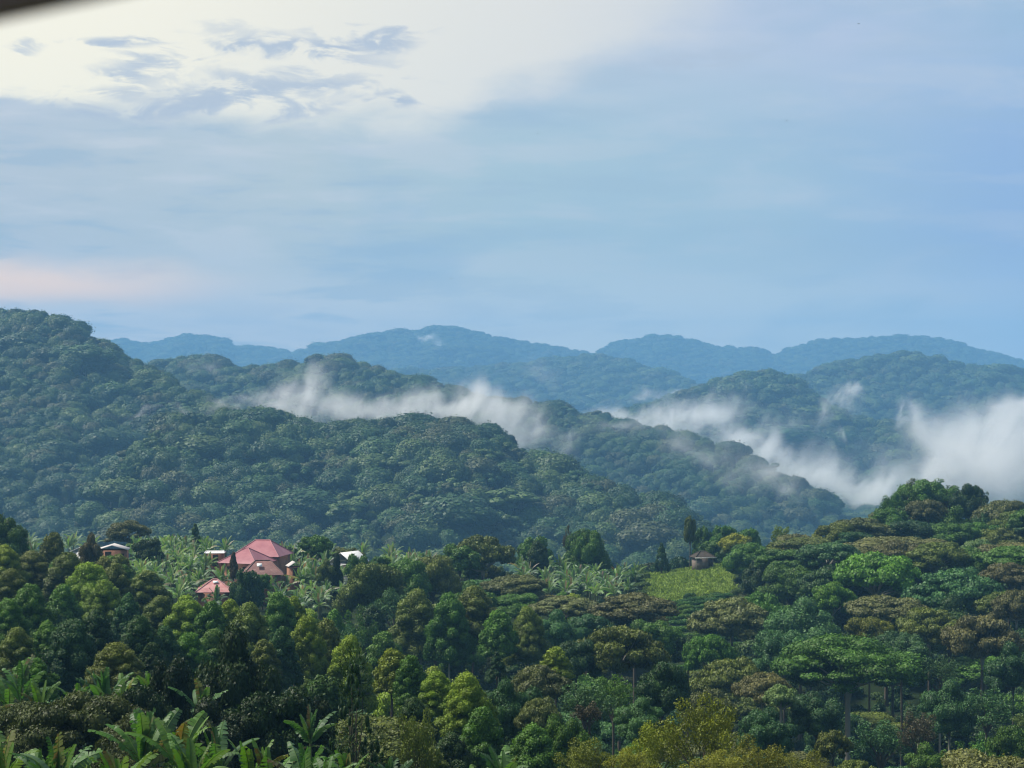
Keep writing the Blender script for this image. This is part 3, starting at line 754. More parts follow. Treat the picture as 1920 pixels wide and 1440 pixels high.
def house(px, D, ang, zr, parts, walls, roofm, wallm, label, cat='house', sky=(), wins=(), doors=(), name='brick_house'):
    """parts: roof pieces; zr = eave height photo row"""
    x, y = at(px, D); g = gz(x, y); ze = (720 - zr) / F * D; root = empty(name, (x, y, g), ang); e = ze - g
    wm = MB(); rm = MB()
    for (x0, y0, x1, y1, dz) in walls: wall_box(wm, x0, y0, x1, y1, -1.5, e + dz - .09)
    for p in parts:
        if p[0] == 'hip': hip(rm, *p[1:5], e + p[5], p[6], p[7], p[8] if len(p) > 8 else None)
        else: gable(rm, *p[1:5], e + p[5], p[6], p[7])
    link('wall', wm.mesh('wall', [wallm]), root); ro = link('roof', rm.mesh('roof', [roofm]), root)
    for (sx, sy, sz, w, d, rx) in sky:
        s = MB(); s.box((-w / 2, -d / 2, 0), (w / 2, d / 2, .05)); so = link('skylight', s.mesh('skylight', ['skylight']), ro, (sx, sy, e + sz)); so.rotation_euler = (rx, 0, 0)
    for (wx, wy) in wins: win(root, wx, wy, e - 1.6)
    for (wx, wy) in doors: win(root, wx, wy, e - 2.35, .9, 2.0, 'door')
    tag(root, label, cat)
    return root


# big pink roof (ridge high) with the lower front wing
house(480, 352, R(-12), 1043, [('hip', -4.1, 0, 4.1, 7.5, 0, 2.7, .5, 3.2)], [(-4.1, 0, 4.1, 7.5, 0)], 'roof_pink', 'brick_red', 'largest pink-roofed house, its tall hipped roof above the rest of the cluster',
      wins=((-2.2, 0), (.4, 0)), doors=((2.6, 0),))
house(447, 344, R(-22), 1056, [('hip', -3.6, 0, 3.4, 6.6, 0, 2.5, .5)], [(-3.6, 0, 3.4, 6.6, 0)], 'roof_pink', 'brick_red', 'pink-roofed house wing stepping down in front of the tallest pink roof', wins=((-1.8, 0), (1.4, 0)))
house(492, 334, R(8), 1078, [('hip', -3.0, 0, 3.2, 5.4, 0, 2.3, .5, 2.3)], [(-3.0, 0, 3.2, 5.4, 0)], 'roof_rusty', 'brick_red', 'brick house with a streaked rusty roof and a pale skylight',
      sky=((-.5, 1.15, 1.62, .9, .8, R(36)),), wins=((1.8, 0),), doors=((-.6, 0),))
house(401, 318, R(5), 1110, [('hip', -2.6, 0, 2.7, 4.6, 0, 1.9, .5)], [(-2.6, 0, 2.7, 4.6, 0)], 'roof_faded', 'brick_red', 'low house with a faded pink roof and skylight among banana leaves', sky=((.2, 1.45, 1.5, .9, .5, R(35)),), doors=((.6, 0),))
house(402, 356, R(4), 1037, [('hip', -1.7, 0, 1.7, 2.4, 0, .25, .2, .3)], [(-1.7, 0, 1.7, 2.4, 0)], 'roof_white', 'brick_red', 'small flat white-roofed brick shed beside the tall pink roof', 'shed', name='brick_shed', doors=((.2, 0),))
house(554, 343, R(18), 1062, [('gable', -1.1, 0, 1.0, 2.4, 0, .8, .2)], [(-1.1, 0, 1.0, 2.4, 0)], 'roof_grey', 'brick_red', 'small grey-roofed shed in the banana grove beside the rusty roof', 'shed', name='brick_shed', doors=((0, 0),))
house(640, 360, R(-32), 1056, [('gable', -2.6, 0, 2.6, 5.0, 0, 2.0, .35)], [(-2.6, 0, 2.6, 5.0, 0)], 'roof_white', 'plaster_white', 'bright white gabled house behind the dark columnar cypress', wins=((-1.0, 0),), doors=((1.0, 0),), name='white_house')
house(901, 392, R(15), 1062, [('gable', -2.2, 0, 2.2, 4.0, 0, 1.5, .3)], [(-2.2, 0, 2.2, 4.0, 0)], 'roof_white', 'plaster_white', 'white house glimpsed through the wide brown-green tree', name='white_house')
house(212, 318, R(6), 1031, [('gable', -2.5, 0, 2.2, 3.6, 0, .8, .3)], [(-2.5, 0, 2.2, 3.6, 0)], 'roof_grey', 'brick_red', 'old orange brick house with a pale tin roof above the gum trees', wins=((1.3, 0),), doors=((-.8, 0),))
house(150, 322, R(-4), 1034, [('gable', -1.4, 0, 1.2, 3.0, 0, .7, .3)], [(-1.4, 0, 1.2, 3.0, 0)], 'roof_white', 'plaster_white', 'white-roofed hut mostly hidden behind the russet tree', 'hut', name='white_hut')
# hut by the field: dark low thatch, pale fascia, dull brick wall
x, y = at(1322, 424); g = gz(x, y); zb = (720 - 1059) / F * 424; hut = empty('brick_hut', (x, y, zb), R(14))
wm = MB(); wall_box(wm, -2.0, 0, 2.0, 3.2, min(-.5, g - zb - .5), 1.50); link('wall', wm.mesh('wall', ['brick_dull']), hut)
rm = MB(); hip(rm, -2.0, 0, 2.0, 3.2, 1.6, 1.35, .45, 1.9); link('roof', rm.mesh('roof', ['roof_thatch']), hut)
fm = MB(); fm.box((-2.5, -.53, 1.50), (2.5, -.47, 1.66)); link('fascia', fm.mesh('fascia', ['roof_white']), hut)
win(hut, 1.25, 0, -.3, .8, 1.7, 'door'); pm = MB(); pm.tube([(-2.2, -.35, -.5), (-2.2, -.35, 1.5)], [.07, .07], 6); link('post', pm.mesh('post', ['bark_pale']), hut)
tag(hut, 'small dull-brick hut with dark roof at the head of the grass field', 'hut')


# ------------------------------------------------------------------ field, shrubs in rows
def patch(name, px0, px1, d0, d1, matn, lift, edge=6, n=(60, 40)):
    us = np.linspace(px0, px1, n[0]); ds = np.linspace(0, 1, n[1]); U, T = np.meshgrid(us, ds)
    a = d0(U); b = d1(U); D = a + (b - a) * T; X = (U - 960) / F * D; Z = ground(X, D) + lift * np.minimum(1, np.minimum(T, 1 - T) * 8) + .02
    V = np.stack([X, D, Z], -1).reshape(-1, 3); i, j = np.meshgrid(np.arange(n[1] - 1), np.arange(n[0] - 1), indexing='ij'); k = i * n[0] + j
    mb = MB(); mb.add(V, np.stack([k, k + 1, k + n[0] + 1, k + n[0]], -1).reshape(-1, 4)); o = link(name, mb.mesh(name, [matn], True)); return o, us


fo, _ = patch('field', 1214, 1374, lambda u: 383 + (u - 1204) * .02 + 2 * np.sin(u / 17.), lambda u: 432 + 2 * np.sin(u / 23.), 'field_grass', .12); tag(fo, kind='structure')


def grass():
    rng = np.random.default_rng(8); mb = MB(); n = 26000
    U = rng.uniform(1205, 1385, n); D = rng.uniform(382, 436, n); keep = rng.random(n) < np.where(np.abs(D - (400 + (U - 1205) * .05)) < .7, .45, 1.0); keep &= (U > 1207 + 9 * np.sin(D / 4.) + rng.normal(size=n) * 4) & (U < 1378 + 6 * np.sin(D / 5.) + rng.normal(size=n) * 5); U = U[keep]; D = D[keep]; n = len(U)
    X = (U - 960) / F * D; Z = ground(X, D) + .05; h = rng.uniform(.12, .36, n) * (1 + .8 * (vnoise(U / 6, D / 3, 2) > .62)); a = rng.random(n) * 6.28; w = .12
    p = np.stack([X, D, Z], 1); s = np.stack([np.cos(a), np.sin(a), 0 * a], 1) * w; t = np.stack([rng.normal(size=n) * .15, rng.normal(size=n) * .15, h], 1)
    V = np.stack([p - s, p + s, p + s * .3 + t, p - s * .3 + t], 1).reshape(-1, 3); mb.add(V, np.arange(n * 4).reshape(-1, 4), 0, rng.random(n))
    o = link('grass', mb.mesh('grass', ['foliage_near']), None, None, (.18, .26, .04)); tag(o, 'yellow-green grass covering the small terraced field', 'grass', kind='stuff')


grass()


def shrub_protos():
    L = []
    for i in range(5):
        rng = np.random.default_rng(300 + i); mb = MB()
        lob = [(rng.uniform(-.5, .5), rng.uniform(-.4, .4), rng.uniform(.25, .5), rng.uniform(.35, .6), rng.uniform(.35, .6), rng.uniform(.3, .45)) for _ in range(7)]
        leaves(mb, lob, .10, .8, rng, sub=1, solid=.8, jit=.6); L.append(mb.mesh('shrub', ['foliage_near']))
    return L


SH = shrub_protos(); ns = 0
rg = np.random.default_rng(9)
for row, D in enumerate(np.arange(309, 381, 4.6)):
    for px in np.arange(1255 + (381 - D) * .45, 1385, 13):
        D2 = D + (px - 1300) * .03 + rg.normal() * .3; p2 = px + rg.normal() * 2; x = (p2 - 960) / F * D2; s = rg.uniform(.9, 1.35)
        o = link('shrub', SH[rg.integers(5)], None, (x, D2, gz(x, D2) - .1), [(.06, .15, .02), (.045, .12, .025), (.09, .17, .02)][rg.integers(3)])
        o.scale = (s * 1.35, s * .9, s * .95); o.rotation_euler = (0, 0, rg.normal() * .4); ns += 1
        tag(o, 'low bright green shrub in the stepped rows under the grass field', 'shrub', 'shrubs in rows under the grass field')
for k in range(34):
    D2 = rg.uniform(380, 440); p2 = [1204 + rg.normal() * 5, 1384 + rg.normal() * 6, rg.uniform(1204, 1380)][k % 3]; D2 = 381 + rg.normal() * 1.2 if k % 3 == 2 else D2
    x = (p2 - 960) / F * D2; s = rg.uniform(.8, 1.7); o = link('bush', SH[rg.integers(5)], None, (x, D2, gz(x, D2) - .1), [(.045, .10, .018), (.07, .12, .02)][k % 2]); o.scale = (s, s, s * rg.uniform(.7, 1.3))
    tag(o, 'low bush on the ragged edge of the grass field', 'bush', 'bushes round the edge of the grass field')
print('shrubs', ns)

# ------------------------------------------------------------------ trees placed one by one: (px, top row, width, height, distance, kind, colour[, trunk])
TL = '''12 965 92 100 300 dome green;100 994 62 112 285 billow olive;170 1006 46 78 290 dome russet;58 1030 84 92 262 billow olive;8 1018 74 100 250 billow yellowgreen;128 1032 92 118 255 billow olive
166 1046 100 150 236 billow yellowgreen;216 1052 74 115 242 billow olive;276 1064 80 100 252 billow olive;18 1062 80 105 212 billow olive;56 1090 84 140 190 billow green;118 1092 66 110 215 billow green
196 1080 80 120 225 billow yellowgreen;240 1108 58 115 205 billow teal;300 1110 82 120 212 billow olive;14 1118 78 110 178 billow green;134 1150 112 185 148 billow teal;30 1172 80 115 146 billow olive
88 1160 60 90 165 billow green;180 1140 70 110 172 billow dark;218 1198 100 118 124 billow olive;350 1112 84 120 208 billow yellowgreen;396 1124 70 110 190 billow green;430 1120 64 90 216 billow yellowgreen
466 1124 94 150 190 billow olive;400 1175 84 110 168 billow green;356 1182 84 130 162 billow green;310 1168 72 130 160 billow teal;522 1106 74 125 218 billow green;552 1114 54 90 222 billow yellowgreen
528 1170 64 135 164 billow teal;576 1150 74 140 178 billow yellowgreen;612 1154 64 120 186 billow olive;655 1184 88 170 160 billow yellowgreen;494 1196 60 90 158 billow olive;436 1206 70 110 148 billow green
262 1150 84 140 158 billow dark;60 1230 90 90 116 billow green;286 1202 60 100 140 billow dark;735 1210 64 105 150 billow yellowgreen;770 1225 64 115 145 billow green;820 1254 74 105 130 billow yellowgreen
876 1256 92 150 124 billow yellowgreen;902 1318 112 200 112 billow green;846 1368 90 130 105 billow dark;812 1400 80 90 96 billow olive;776 1300 80 130 118 billow dark;1000 1352 110 150 118 billow green
330 1226 130 230 100 dome black;442 1196 160 280 104 dome black;512 1264 175 220 90 dome black;270 1282 110 170 96 dome black;400 1318 150 150 88 dome black;576 1290 110 180 94 dome black
784 1288 92 220 86 airy olive;40 1300 190 150 86 umbrella sepia;150 1286 250 170 84 umbrella sepia;262 1338 150 120 80 umbrella sepia;230 1372 150 110 70 airy sepia;350 1392 130 90 66 airy green
700 1040 112 120 300 dome olive bark_pale;760 1046 100 90 322 dome green;812 1032 90 90 335 dome olive;906 1003 118 76 370 umbrella olive;862 1020 70 60 362 dome green;1008 1012 46 66 390 column dark;1000 1005 60 70 402 dome green
1100 980 76 110 404 dome green;1064 978 28 70 420 airy russet;1240 1014 30 56 430 cone dark;632 1040 24 110 340 column black;463 1066 62 90 318 dome dark;438 1036 16 50 330 column russet;97 1000 30 60 300 cone green
540 1022 58 45 372 umbrella dark;592 1000 60 46 380 umbrella green;240 975 78 45 400 umbrella brown;278 1004 52 50 352 dome dark;366 980 34 60 405 cone green;492 1072 30 36 330 dome green;650 1022 60 45 380 dome olive
966 1074 124 46 330 umbrella brown;780 1098 94 150 260 billow olive bark_pale;842 1106 84 160 250 billow green bark_pale;888 1094 104 130 255 billow olive;934 1138 64 110 236 billow green bark_pale;990 1132 74 130 240 billow olive bark_pale
1060 1116 136 44 304 umbrella brown;1190 1110 156 56 292 umbrella brown;1162 1166 156 100 216 umbrella olive;1080 1188 86 90 214 dome teal;1042 1210 56 70 190 billow yellowgreen;1012 1240 114 90 172 umbrella brown
932 1218 44 60 186 cone teal;720 1180 70 110 232 billow green bark_pale;670 1120 80 140 262 airy green bark_pale;1000 1300 110 120 140 dome teal;1096 1268 110 100 152 airy bluegreen;1010 1302 76 80 134 umbrella brown;1150 1250 100 110 168 airy green
1238 1238 110 120 176 dome dark;1200 1312 90 80 140 dome bluegreen;1105 1306 70 60 142 airy russet;944 1280 90 110 138 dome teal;1060 1340 90 120 124 dome green
1726 897 104 92 432 dome green;1754 889 92 84 434 airy green;1776 900 74 72 431 airy dark;1712 892 60 50 433 airy olive;1812 906 72 76 426 dome dark;1736 930 84 60 414 umbrella brown;1776 948 70 70 412 dome green;1702 948 66 60 414 dome dark;1676 928 40 60 420 dome green
1612 970 136 52 402 umbrella brown;1570 978 90 50 398 umbrella olive;1690 1002 250 62 376 umbrella brown;1836 1010 72 44 372 umbrella pale;1886 932 120 70 412 umbrella brown;1900 958 90 60 404 umbrella olive;1870 985 110 60 392 umbrella olive
1845 960 60 60 410 dome dark;1642 1028 150 96 334 umbrella lime;1792 1062 176 92 322 umbrella bluegreen;1892 1050 110 62 332 umbrella brown;1560 1054 130 76 346 umbrella dark;1480 1050 110 80 356 dome green;1412 1016 96 110 402 dome green
1492 996 90 64 404 umbrella brown;1440 1040 90 90 372 dome dark;1380 1000 62 42 428 umbrella yellow;1462 976 46 50 424 airy yellowgreen;1340 1012 60 40 436 dome green;1294 966 26 60 440 dome olive;1318 985 40 70 452 dome green;1356 978 50 60 450 dome green
1400 985 50 60 440 dome green;1372 1116 146 82 306 umbrella brown;1500 1128 136 120 282 dome bluegreen;1432 1110 110 90 310 umbrella green;1662 1112 136 62 302 umbrella brown;1630 1150 90 60 282 dome golden;1742 1132 126 82 284 umbrella olive
1842 1146 136 96 272 umbrella brown;1906 1100 90 70 300 umbrella brown;1560 1090 90 70 320 umbrella lime;1590 1188 270 116 236 umbrella green bark_pale;1690 1176 110 90 256 dome bluegreen;1372 1228 136 90 236 umbrella olive;1330 1180 100 90 262 umbrella green
1470 1170 120 100 262 dome bluegreen;1464 1284 64 52 190 umbrella pale bark_pale;1762 1218 100 90 232 airy bluegreen bark_pale;1652 1336 130 110 184 airy bluegreen bark_pale;1562 1368 66 60 168 umbrella olive;1722 1312 80 110 182 airy russet bark_pale
1850 1268 130 110 206 airy bluegreen bark_pale;1780 1280 110 100 212 dome teal bark_pale;1900 1210 90 90 242 dome teal;1440 1330 110 100 164 dome teal;1532 1300 110 90 192 dome teal;1806 1380 90 90 160 airy green bark_pale;1740 1400 90 80 158 dome green
196 1040 60 80 272 billow olive;672 1038 52 60 346 dome green;612 1052 40 46 340 dome olive;224 1035 50 70 276 billow olive;206 1038 40 60 280 billow green;880 1052 44 40 374 dome green;918 1054 40 36 376 dome olive;1772 896 80 60 430 airy green;1700 900 60 60 428 airy green;1842 912 40 50 420 airy dark;1664 920 40 60 410 airy green;232 1056 50 70 268 billow green;1890 1360 90 100 172 umbrella green bark_pale;1668 950 90 70 408 dome green;1716 968 110 60 400 dome teal;1790 972 110 60 396 dome green;1840 978 90 50 394 dome green;1600 990 80 50 394 dome teal;1100 1150 100 70 278 dome teal;1220 1160 110 80 270 dome green;1160 1130 90 60 300 dome dark;1040 1150 90 80 270 dome bluegreen;970 1106 90 50 318 dome green;1290 1190 60 60 268 dome dark;1912 1332 40 40 180 airy pale;1600 1420 90 60 150 umbrella olive;1330 1290 100 90 182 umbrella brown;1430 1256 110 70 210 umbrella brown'''
for ln in TL.replace('\n', ';').split(';'):
    a = ln.split()
    px, py, w, h, D = map(float, a[:5])
    tree(px, py, w * 1.06, h, D, a[5], a[6], a[7] if len(a) > 7 else 'bark_brown')
tree(665, 1212, 200, 330, 76, 'pine', 'dark', 'bark_brown', 'S')
for px, py, w, h, D, c in ((1320, 1272, 190, 220, 96, 'golden'), (1420, 1356, 170, 150, 90, 'golden'), (1226, 1330, 130, 160, 98, 'yellow'), (1100, 1366, 150, 130, 104, 'golden'), (1180, 1392, 130, 90, 92, 'yellow'),
                           (1500, 1392, 150, 90, 96, 'golden'), (1350, 1400, 190, 90, 84, 'yellow')):
    tree(px, py, w, h, D, 'airy', c, 'bark_brown', 'S')

# ------------------------------------------------------------------ the rest of the near wood
WINDOWS = [(365, 440, 1020, 1112, 320), (400, 530, 1010, 1086, 332), (185, 240, 1015, 1052, 316), (528, 562, 1040, 1064, 336), (624, 664, 1030, 1056, 350), (880, 916, 1044, 1060, 385),
           (1204, 1380, 1034, 1112, 430), (1265, 1385, 1112, 1180, 380), (240, 440, 1010, 1120, 345), (500, 640, 1010, 1130, 345), (728, 808, 1008, 1070, 355), (980, 1215, 1034, 1105, 395), (1600, 1860, 900, 1000, 425),
           (430, 520, 1000, 1016, 500)]


def skyline(px):                                               # no filler may rise above this row
    return np.interp(px, [0, 240, 250, 440, 640, 900, 980, 1200, 1260, 1300, 1420, 1480, 1560, 1700, 1920], [1000, 1030, 1018, 1018, 1030, 1040, 1050, 1052, 1046, 1000, 1000, 1004, 985, 930, 945])


rg = np.random.default_rng(21); placed = [(t[0], (720 - t[1]), t[4].location.x, t[4].location.y, t[5]) for t in TREES]; nf = 0
for D in np.arange(108, 470, 9.0):
    for px in np.arange(-90, 2020, 9.5 / D * F):
        D2 = D + rg.uniform(-4, 4); p2 = px + rg.uniform(-.4, .4) * 9.5 / D * F; x, y = at(p2, D2)
        if any((x - a[2]) ** 2 + (y - a[3]) ** 2 < (4.2 + a[4] / F * a[3] * .30) ** 2 for a in placed): continue
        right = p2 > 1250 + rg.normal() * 60; left = p2 < 680 + rg.normal() * 50
        if left and D2 > 292: continue
        if 1190 < p2 < 1400 and D2 > 296: continue
        if right: kind, H, Wm = (('umbrella', rg.uniform(9, 15), rg.uniform(10, 17)) if rg.random() < .6 else ('dome', rg.uniform(9, 15), rg.uniform(8, 12)))
        elif left: kind, H, Wm = ('billow', rg.uniform(10, 15), rg.uniform(5, 7.5))
        else: kind, H, Wm = [('dome', rg.uniform(9, 14), rg.uniform(7, 11)), ('billow', rg.uniform(10, 16), rg.uniform(5.5, 7.5)), ('umbrella', rg.uniform(8, 13), rg.uniform(8, 14))][rg.integers(3)]
        if D2 < 300 and rg.random() < .28: kind = 'airy'
        if D2 > 350 and not right: H *= .5; Wm *= .6
        g = gz(x, y); py = 720 - (g + H) / D2 * F; w = Wm / D2 * F; ch = {'umbrella': .38, 'dome': .6, 'billow': .8, 'airy': .62}[kind] * H / D2 * F
        if py < skyline(p2): continue
        if any(p2 + w / 2 > a and p2 - w / 2 < b and py < d and py + ch > c and D2 < dd for a, b, c, d, dd in WINDOWS): continue
        pool = {'airy': ['green', 'olive', 'bluegreen', 'dark', 'pale'], 'umbrella': ['brown', 'olive', 'green', 'bluegreen', 'green', 'olive', 'teal'], 'dome': ['green', 'teal', 'dark', 'bluegreen', 'green'], 'billow': ['olive', 'green', 'teal', 'dark', 'yellowgreen']}[kind]
        if D2 < 150 and p2 > 1500: py = max(py, 1405)
        if py > 1460 or not -40 < p2 < 1960: continue
        tree(p2, py, w, ch, D2, kind, pool[rg.integers(len(pool))], 'bark_pale' if rg.random() < .35 else 'bark_brown'); nf += 1
        placed.append((p2, 720 - py, x, y, w))
print('filler trees', nf, 'all near trees', len(TREES))
# ------------------------------------------------------------------ the forest on the hills
def forest_proto(i, lod):
    rng = np.random.default_rng(500 + i * 3 + (lod == 'D')); mb = MB()
    if i % 4 == 2: lob = [(a, b, c * 1.0, d, e, f) for a, b, c, d, e, f in lobes('umbrella', rng, 24 if lod == 'C' else 12)]
    else:
        lob = lobes('canopy', rng, 13 if lod == 'C' else 8)
    k = 1.12 if lod == 'C' else 1.3; lob = [(a, b, c * 1.2, d * k, e * k, f * 1.55 * k) for a, b, c, d, e, f in lob]
    leaves(mb, lob, .072 if lod == 'C' else .15, .75, rng, sub=2 if lod == 'C' else 1, solid=.92, jit=.28, shell=(.88, 1.04), zmin=-.35, mode='layer' if i % 4 == 2 else 'flat')
    mb.tube([(0, 0, -1.4), (0, 0, .4)], [.045, .03], 4, 1)
    return mb.mesh('forest_tree', ['foliage_forest', 'bark_pale'])


FPC = [forest_proto(i, 'C') for i in range(8)]; FPD = [forest_proto(i, 'D') for i in range(6)]


def forest_sites():
    # horizon angle seen from the camera, per azimuth bin, marching outwards
    nu = 1400; us = np.linspace(-.31, .31, nu); ds = np.concatenate([np.arange(100, 2400, 10.0), np.geomspace(2400, 8200, 320)])
    U, Dg = np.meshgrid(us, ds, indexing='ij'); Z = ground(U * Dg, Dg); cov = np.where(Dg < 470, 1.0, 9.0)
    hz = np.maximum.accumulate((Z + cov) / Dg, axis=1)
    rng = np.random.default_rng(77); out = []
    for D0, D1, sp, Wm, H, lod in ((800, 1750, 10.2, 14.8, 14, 'C'), (1750, 2400, 12.5, 18, 15, 'C'), (2400, 4000, 15, 20, 16, 'D'), (4000, 7300, 19, 25, 18, 'D')):
        d = D0
        while d < D1:
            x = np.arange(-.305 * d, .305 * d, sp); X = x + rng.uniform(-.5, .5, len(x)) * sp; Dd = d + rng.uniform(-.5, .5, len(x)) * sp
            u = X / Dd; z = ground(X, Dd); s = np.exp(rng.normal(size=len(x)) * .30); big = rng.random(len(x)) < .07; s = np.where(big, s * 1.45, s); h = H * (.75 + .25 * s) * rng.uniform(.85, 1.15, len(x))
            iu = np.clip(((u + .31) / .62 * (nu - 1)).astype(int), 0, nu - 1); idd = np.clip(np.searchsorted(ds, Dd - 22) - 1, 0, len(ds) - 1)
            vis = (z + h) / Dd > hz[iu, idd] - .0012
            for k in np.nonzero(vis & (np.abs(u) < .30))[0]: out.append((X[k], Dd[k], z[k], Wm * s[k] / 2, h[k], lod, Dd[k]))
            d += sp * (1.0 if d < 2400 else 1.15)
    return out


SITES = forest_sites()
print('forest sites', len(SITES))
SITES.sort(key=lambda s: s[6])
rg = np.random.default_rng(31); own = 0; rest = {'C': [], 'D': []}
for sx, sy, sz, r, h, lod, D in SITES:
    px = 960 + sx / sy * F; py = 720 - (sz + h) / sy * F
    if own < 300 and abs(px - 960) < 955 and py < skyline(px) - 4:
        o = link('forest_tree', FPC[rg.integers(8)], None, (sx, sy, sz + h - h * .62))
        o.scale = (r, r, h * .62 / 1.2); o.rotation_euler = (0, 0, rg.random() * 6.28); own += 1
        tag(o, 'round crowned forest tree on the lowest slope of the misty hill beyond the plantation', 'tree', 'forest trees on the hill beyond the plantation')
    else: rest[lod].append((sx, sy, sz + h - h * .62, r, h * .62 / 1.2))
print('forest individuals', own, {k: len(v) for k, v in rest.items()})


def scatter(name, sites, protos, label):
    col = bpy.data.collections.new(name + '_kinds')
    for i, me in enumerate(protos): o = bpy.data.objects.new('forest_tree_kind', me); col.objects.link(o)
    a = np.array(sites); rng = np.random.default_rng(3); n = len(a)
    me = bpy.data.meshes.new(name); me.vertices.add(n); me.vertices.foreach_set('co', a[:, :3].astype(np.float32).ravel())
    for nm, typ, val in (('sc', 'FLOAT_VECTOR', np.stack([a[:, 3], a[:, 3], a[:, 4]], 1)), ('rt', 'FLOAT_VECTOR', np.stack([0 * a[:, 0], 0 * a[:, 0], rng.random(n) * 6.28], 1)), ('ix', 'INT', rng.integers(0, len(protos), n))):
        at_ = me.attributes.new(nm, typ, 'POINT')
        at_.data.foreach_set('vector' if typ == 'FLOAT_VECTOR' else 'value', val.astype(np.int32 if typ == 'INT' else np.float32).ravel())
    o = link(name, me); tag(o, label, 'forest', kind='stuff')
    ng = bpy.data.node_groups.new(name, 'GeometryNodeTree'); ng.interface.new_socket('Geometry', in_out='INPUT', socket_type='NodeSocketGeometry'); ng.interface.new_socket('Geometry', in_out='OUTPUT', socket_type='NodeSocketGeometry')
    T = ng.nodes; gi = T.new('NodeGroupInput'); go = T.new('NodeGroupOutput'); ip = T.new('GeometryNodeInstanceOnPoints'); ci = T.new('GeometryNodeCollectionInfo')
    ci.inputs['Collection'].default_value = col; ci.inputs['Separate Children'].default_value = True; ci.inputs['Reset Children'].default_value = True
    ip.inputs['Pick Instance'].default_value = True
    def named(nm, dt): k = T.new('GeometryNodeInputNamedAttribute'); k.data_type = dt; k.inputs['Name'].default_value = nm; return k.outputs['Attribute']
    e2r = T.new('FunctionNodeEulerToRotation'); Lk = ng.links.new
    Lk(gi.outputs[0], ip.inputs['Points']); Lk(ci.outputs[0], ip.inputs['Instance']); Lk(named('ix', 'INT'), ip.inputs['Instance Index']); Lk(named('rt', 'FLOAT_VECTOR'), e2r.inputs[0])
    Lk(e2r.outputs[0], ip.inputs['Rotation']); Lk(named('sc', 'FLOAT_VECTOR'), ip.inputs['Scale']); Lk(ip.outputs[0], go.inputs[0])
    md = o.modifiers.new('scatter', 'NODES'); md.node_group = ng


scatter('hill_forest', rest['C'], FPC, 'dense rainforest canopy covering the nearer misty hills')
scatter('far_forest', rest['D'], FPD, 'blue hazy forest canopy covering the distant ranges')


def undergrowth():
    rng = np.random.default_rng(55); out = []
    for d in np.concatenate([np.arange(48, 130, 2.6), np.arange(130, 500, 3.4)]):
        sp = 2.6 if d < 130 else 3.4; x = np.arange(-.31 * d - 5, .31 * d + 5, sp); X = x + rng.uniform(-1.4, 1.4, len(x)); Dd = d + rng.uniform(-1.4, 1.4, len(x)); z = ground(X, Dd); px = 960 + X / Dd * F
        for k in range(len(X)):
            p, D = px[k], Dd[k]
            if 1196 < p < 1392 and 300 < D < 440: continue
            if D > 305 and D < 400 and 220 < p < 680 and rng.random() < .72: continue
            if D > 330 and 700 < p < 1200 and rng.random() < .6: continue
            if p > 1180 and 110 < D < 330 and rng.random() < .55: continue
            s = rng.uniform(1.3, 3.2) * (1 if D > 60 else .5) * (.55 if D > 300 and p < 1200 else 1)
            out.append((X[k], D, z[k] - .2, s, s * rng.uniform(.8, 1.5)))
    scatter('undergrowth', out, [forest_shrub(i) for i in range(4)], 'dark leafy undergrowth filling the ground between the trees')


def forest_shrub(i):
    rng = np.random.default_rng(700 + i); mb = MB()
    lob = [(rng.uniform(-.5, .5), rng.uniform(-.5, .5), rng.uniform(.2, .6), rng.uniform(.3, .5), rng.uniform(.3, .5), rng.uniform(.28, .42)) for _ in range(9)]
    leaves(mb, lob, .09, .8, rng, sub=1, solid=.8, jit=.6); return mb.mesh('shrub', ['foliage_forest'])


undergrowth()

# ------------------------------------------------------------------ birds
def bird(px, py, D, span, rz, flap, label):
    mb = MB(); s = span / 2
    mb.tube([(0, -.42 * s, .02), (0, -.25 * s, 0), (0, .05 * s, 0), (0, .35 * s, .02), (0, .5 * s, .02)], [.02 * s, .10 * s, .14 * s, .09 * s, .02 * s], 8)
    body = mb.mesh('bird', ['feather_dark'], True); x, y = at(px, D); o = link('bird', body, None, (x, y, (720 - py) / F * D)); o.rotation_euler = (0, 0, rz)
    for sg in (-1, 1):
        w = MB(); zz = [0, .28 * s * flap, .18 * s * flap]
        xs = [.08 * s, .55 * s, s]; le = [.22 * s, .26 * s, .0]; te = [-.14 * s, -.08 * s, -.12 * s]; V = []
        for k in range(3): V += [(sg * xs[k], le[k], zz[k] + .012), (sg * xs[k], te[k], zz[k] + .012), (sg * xs[k], te[k], zz[k] - .012), (sg * xs[k], le[k], zz[k] - .012)]
        w.add(V, [(0, 1, 5, 4), (4, 5, 9, 8), (3, 7, 6, 2), (7, 11, 10, 6), (0, 4, 7, 3), (4, 8, 11, 7), (1, 2, 6, 5), (5, 6, 10, 9), (0, 3, 2, 1), (8, 9, 10, 11)]); link('wing', w.mesh('wing', ['feather_dark']), o)
    tg = MB(); tg.add([(-.03 * s, -.36 * s, .02), (.03 * s, -.36 * s, .02), (.10 * s, -.62 * s, .02), (-.10 * s, -.62 * s, .02), (-.03 * s, -.36 * s, -.0), (.03 * s, -.36 * s, -.0), (.10 * s, -.62 * s, .0), (-.10 * s, -.62 * s, .0)],
                      [(0, 1, 2, 3), (7, 6, 5, 4), (0, 3, 7, 4), (1, 5, 6, 2), (2, 6, 7, 3)]); link('tail', tg.mesh('tail', ['feather_dark']), o)
    tag(o, label, 'bird', 'birds in the open sky')


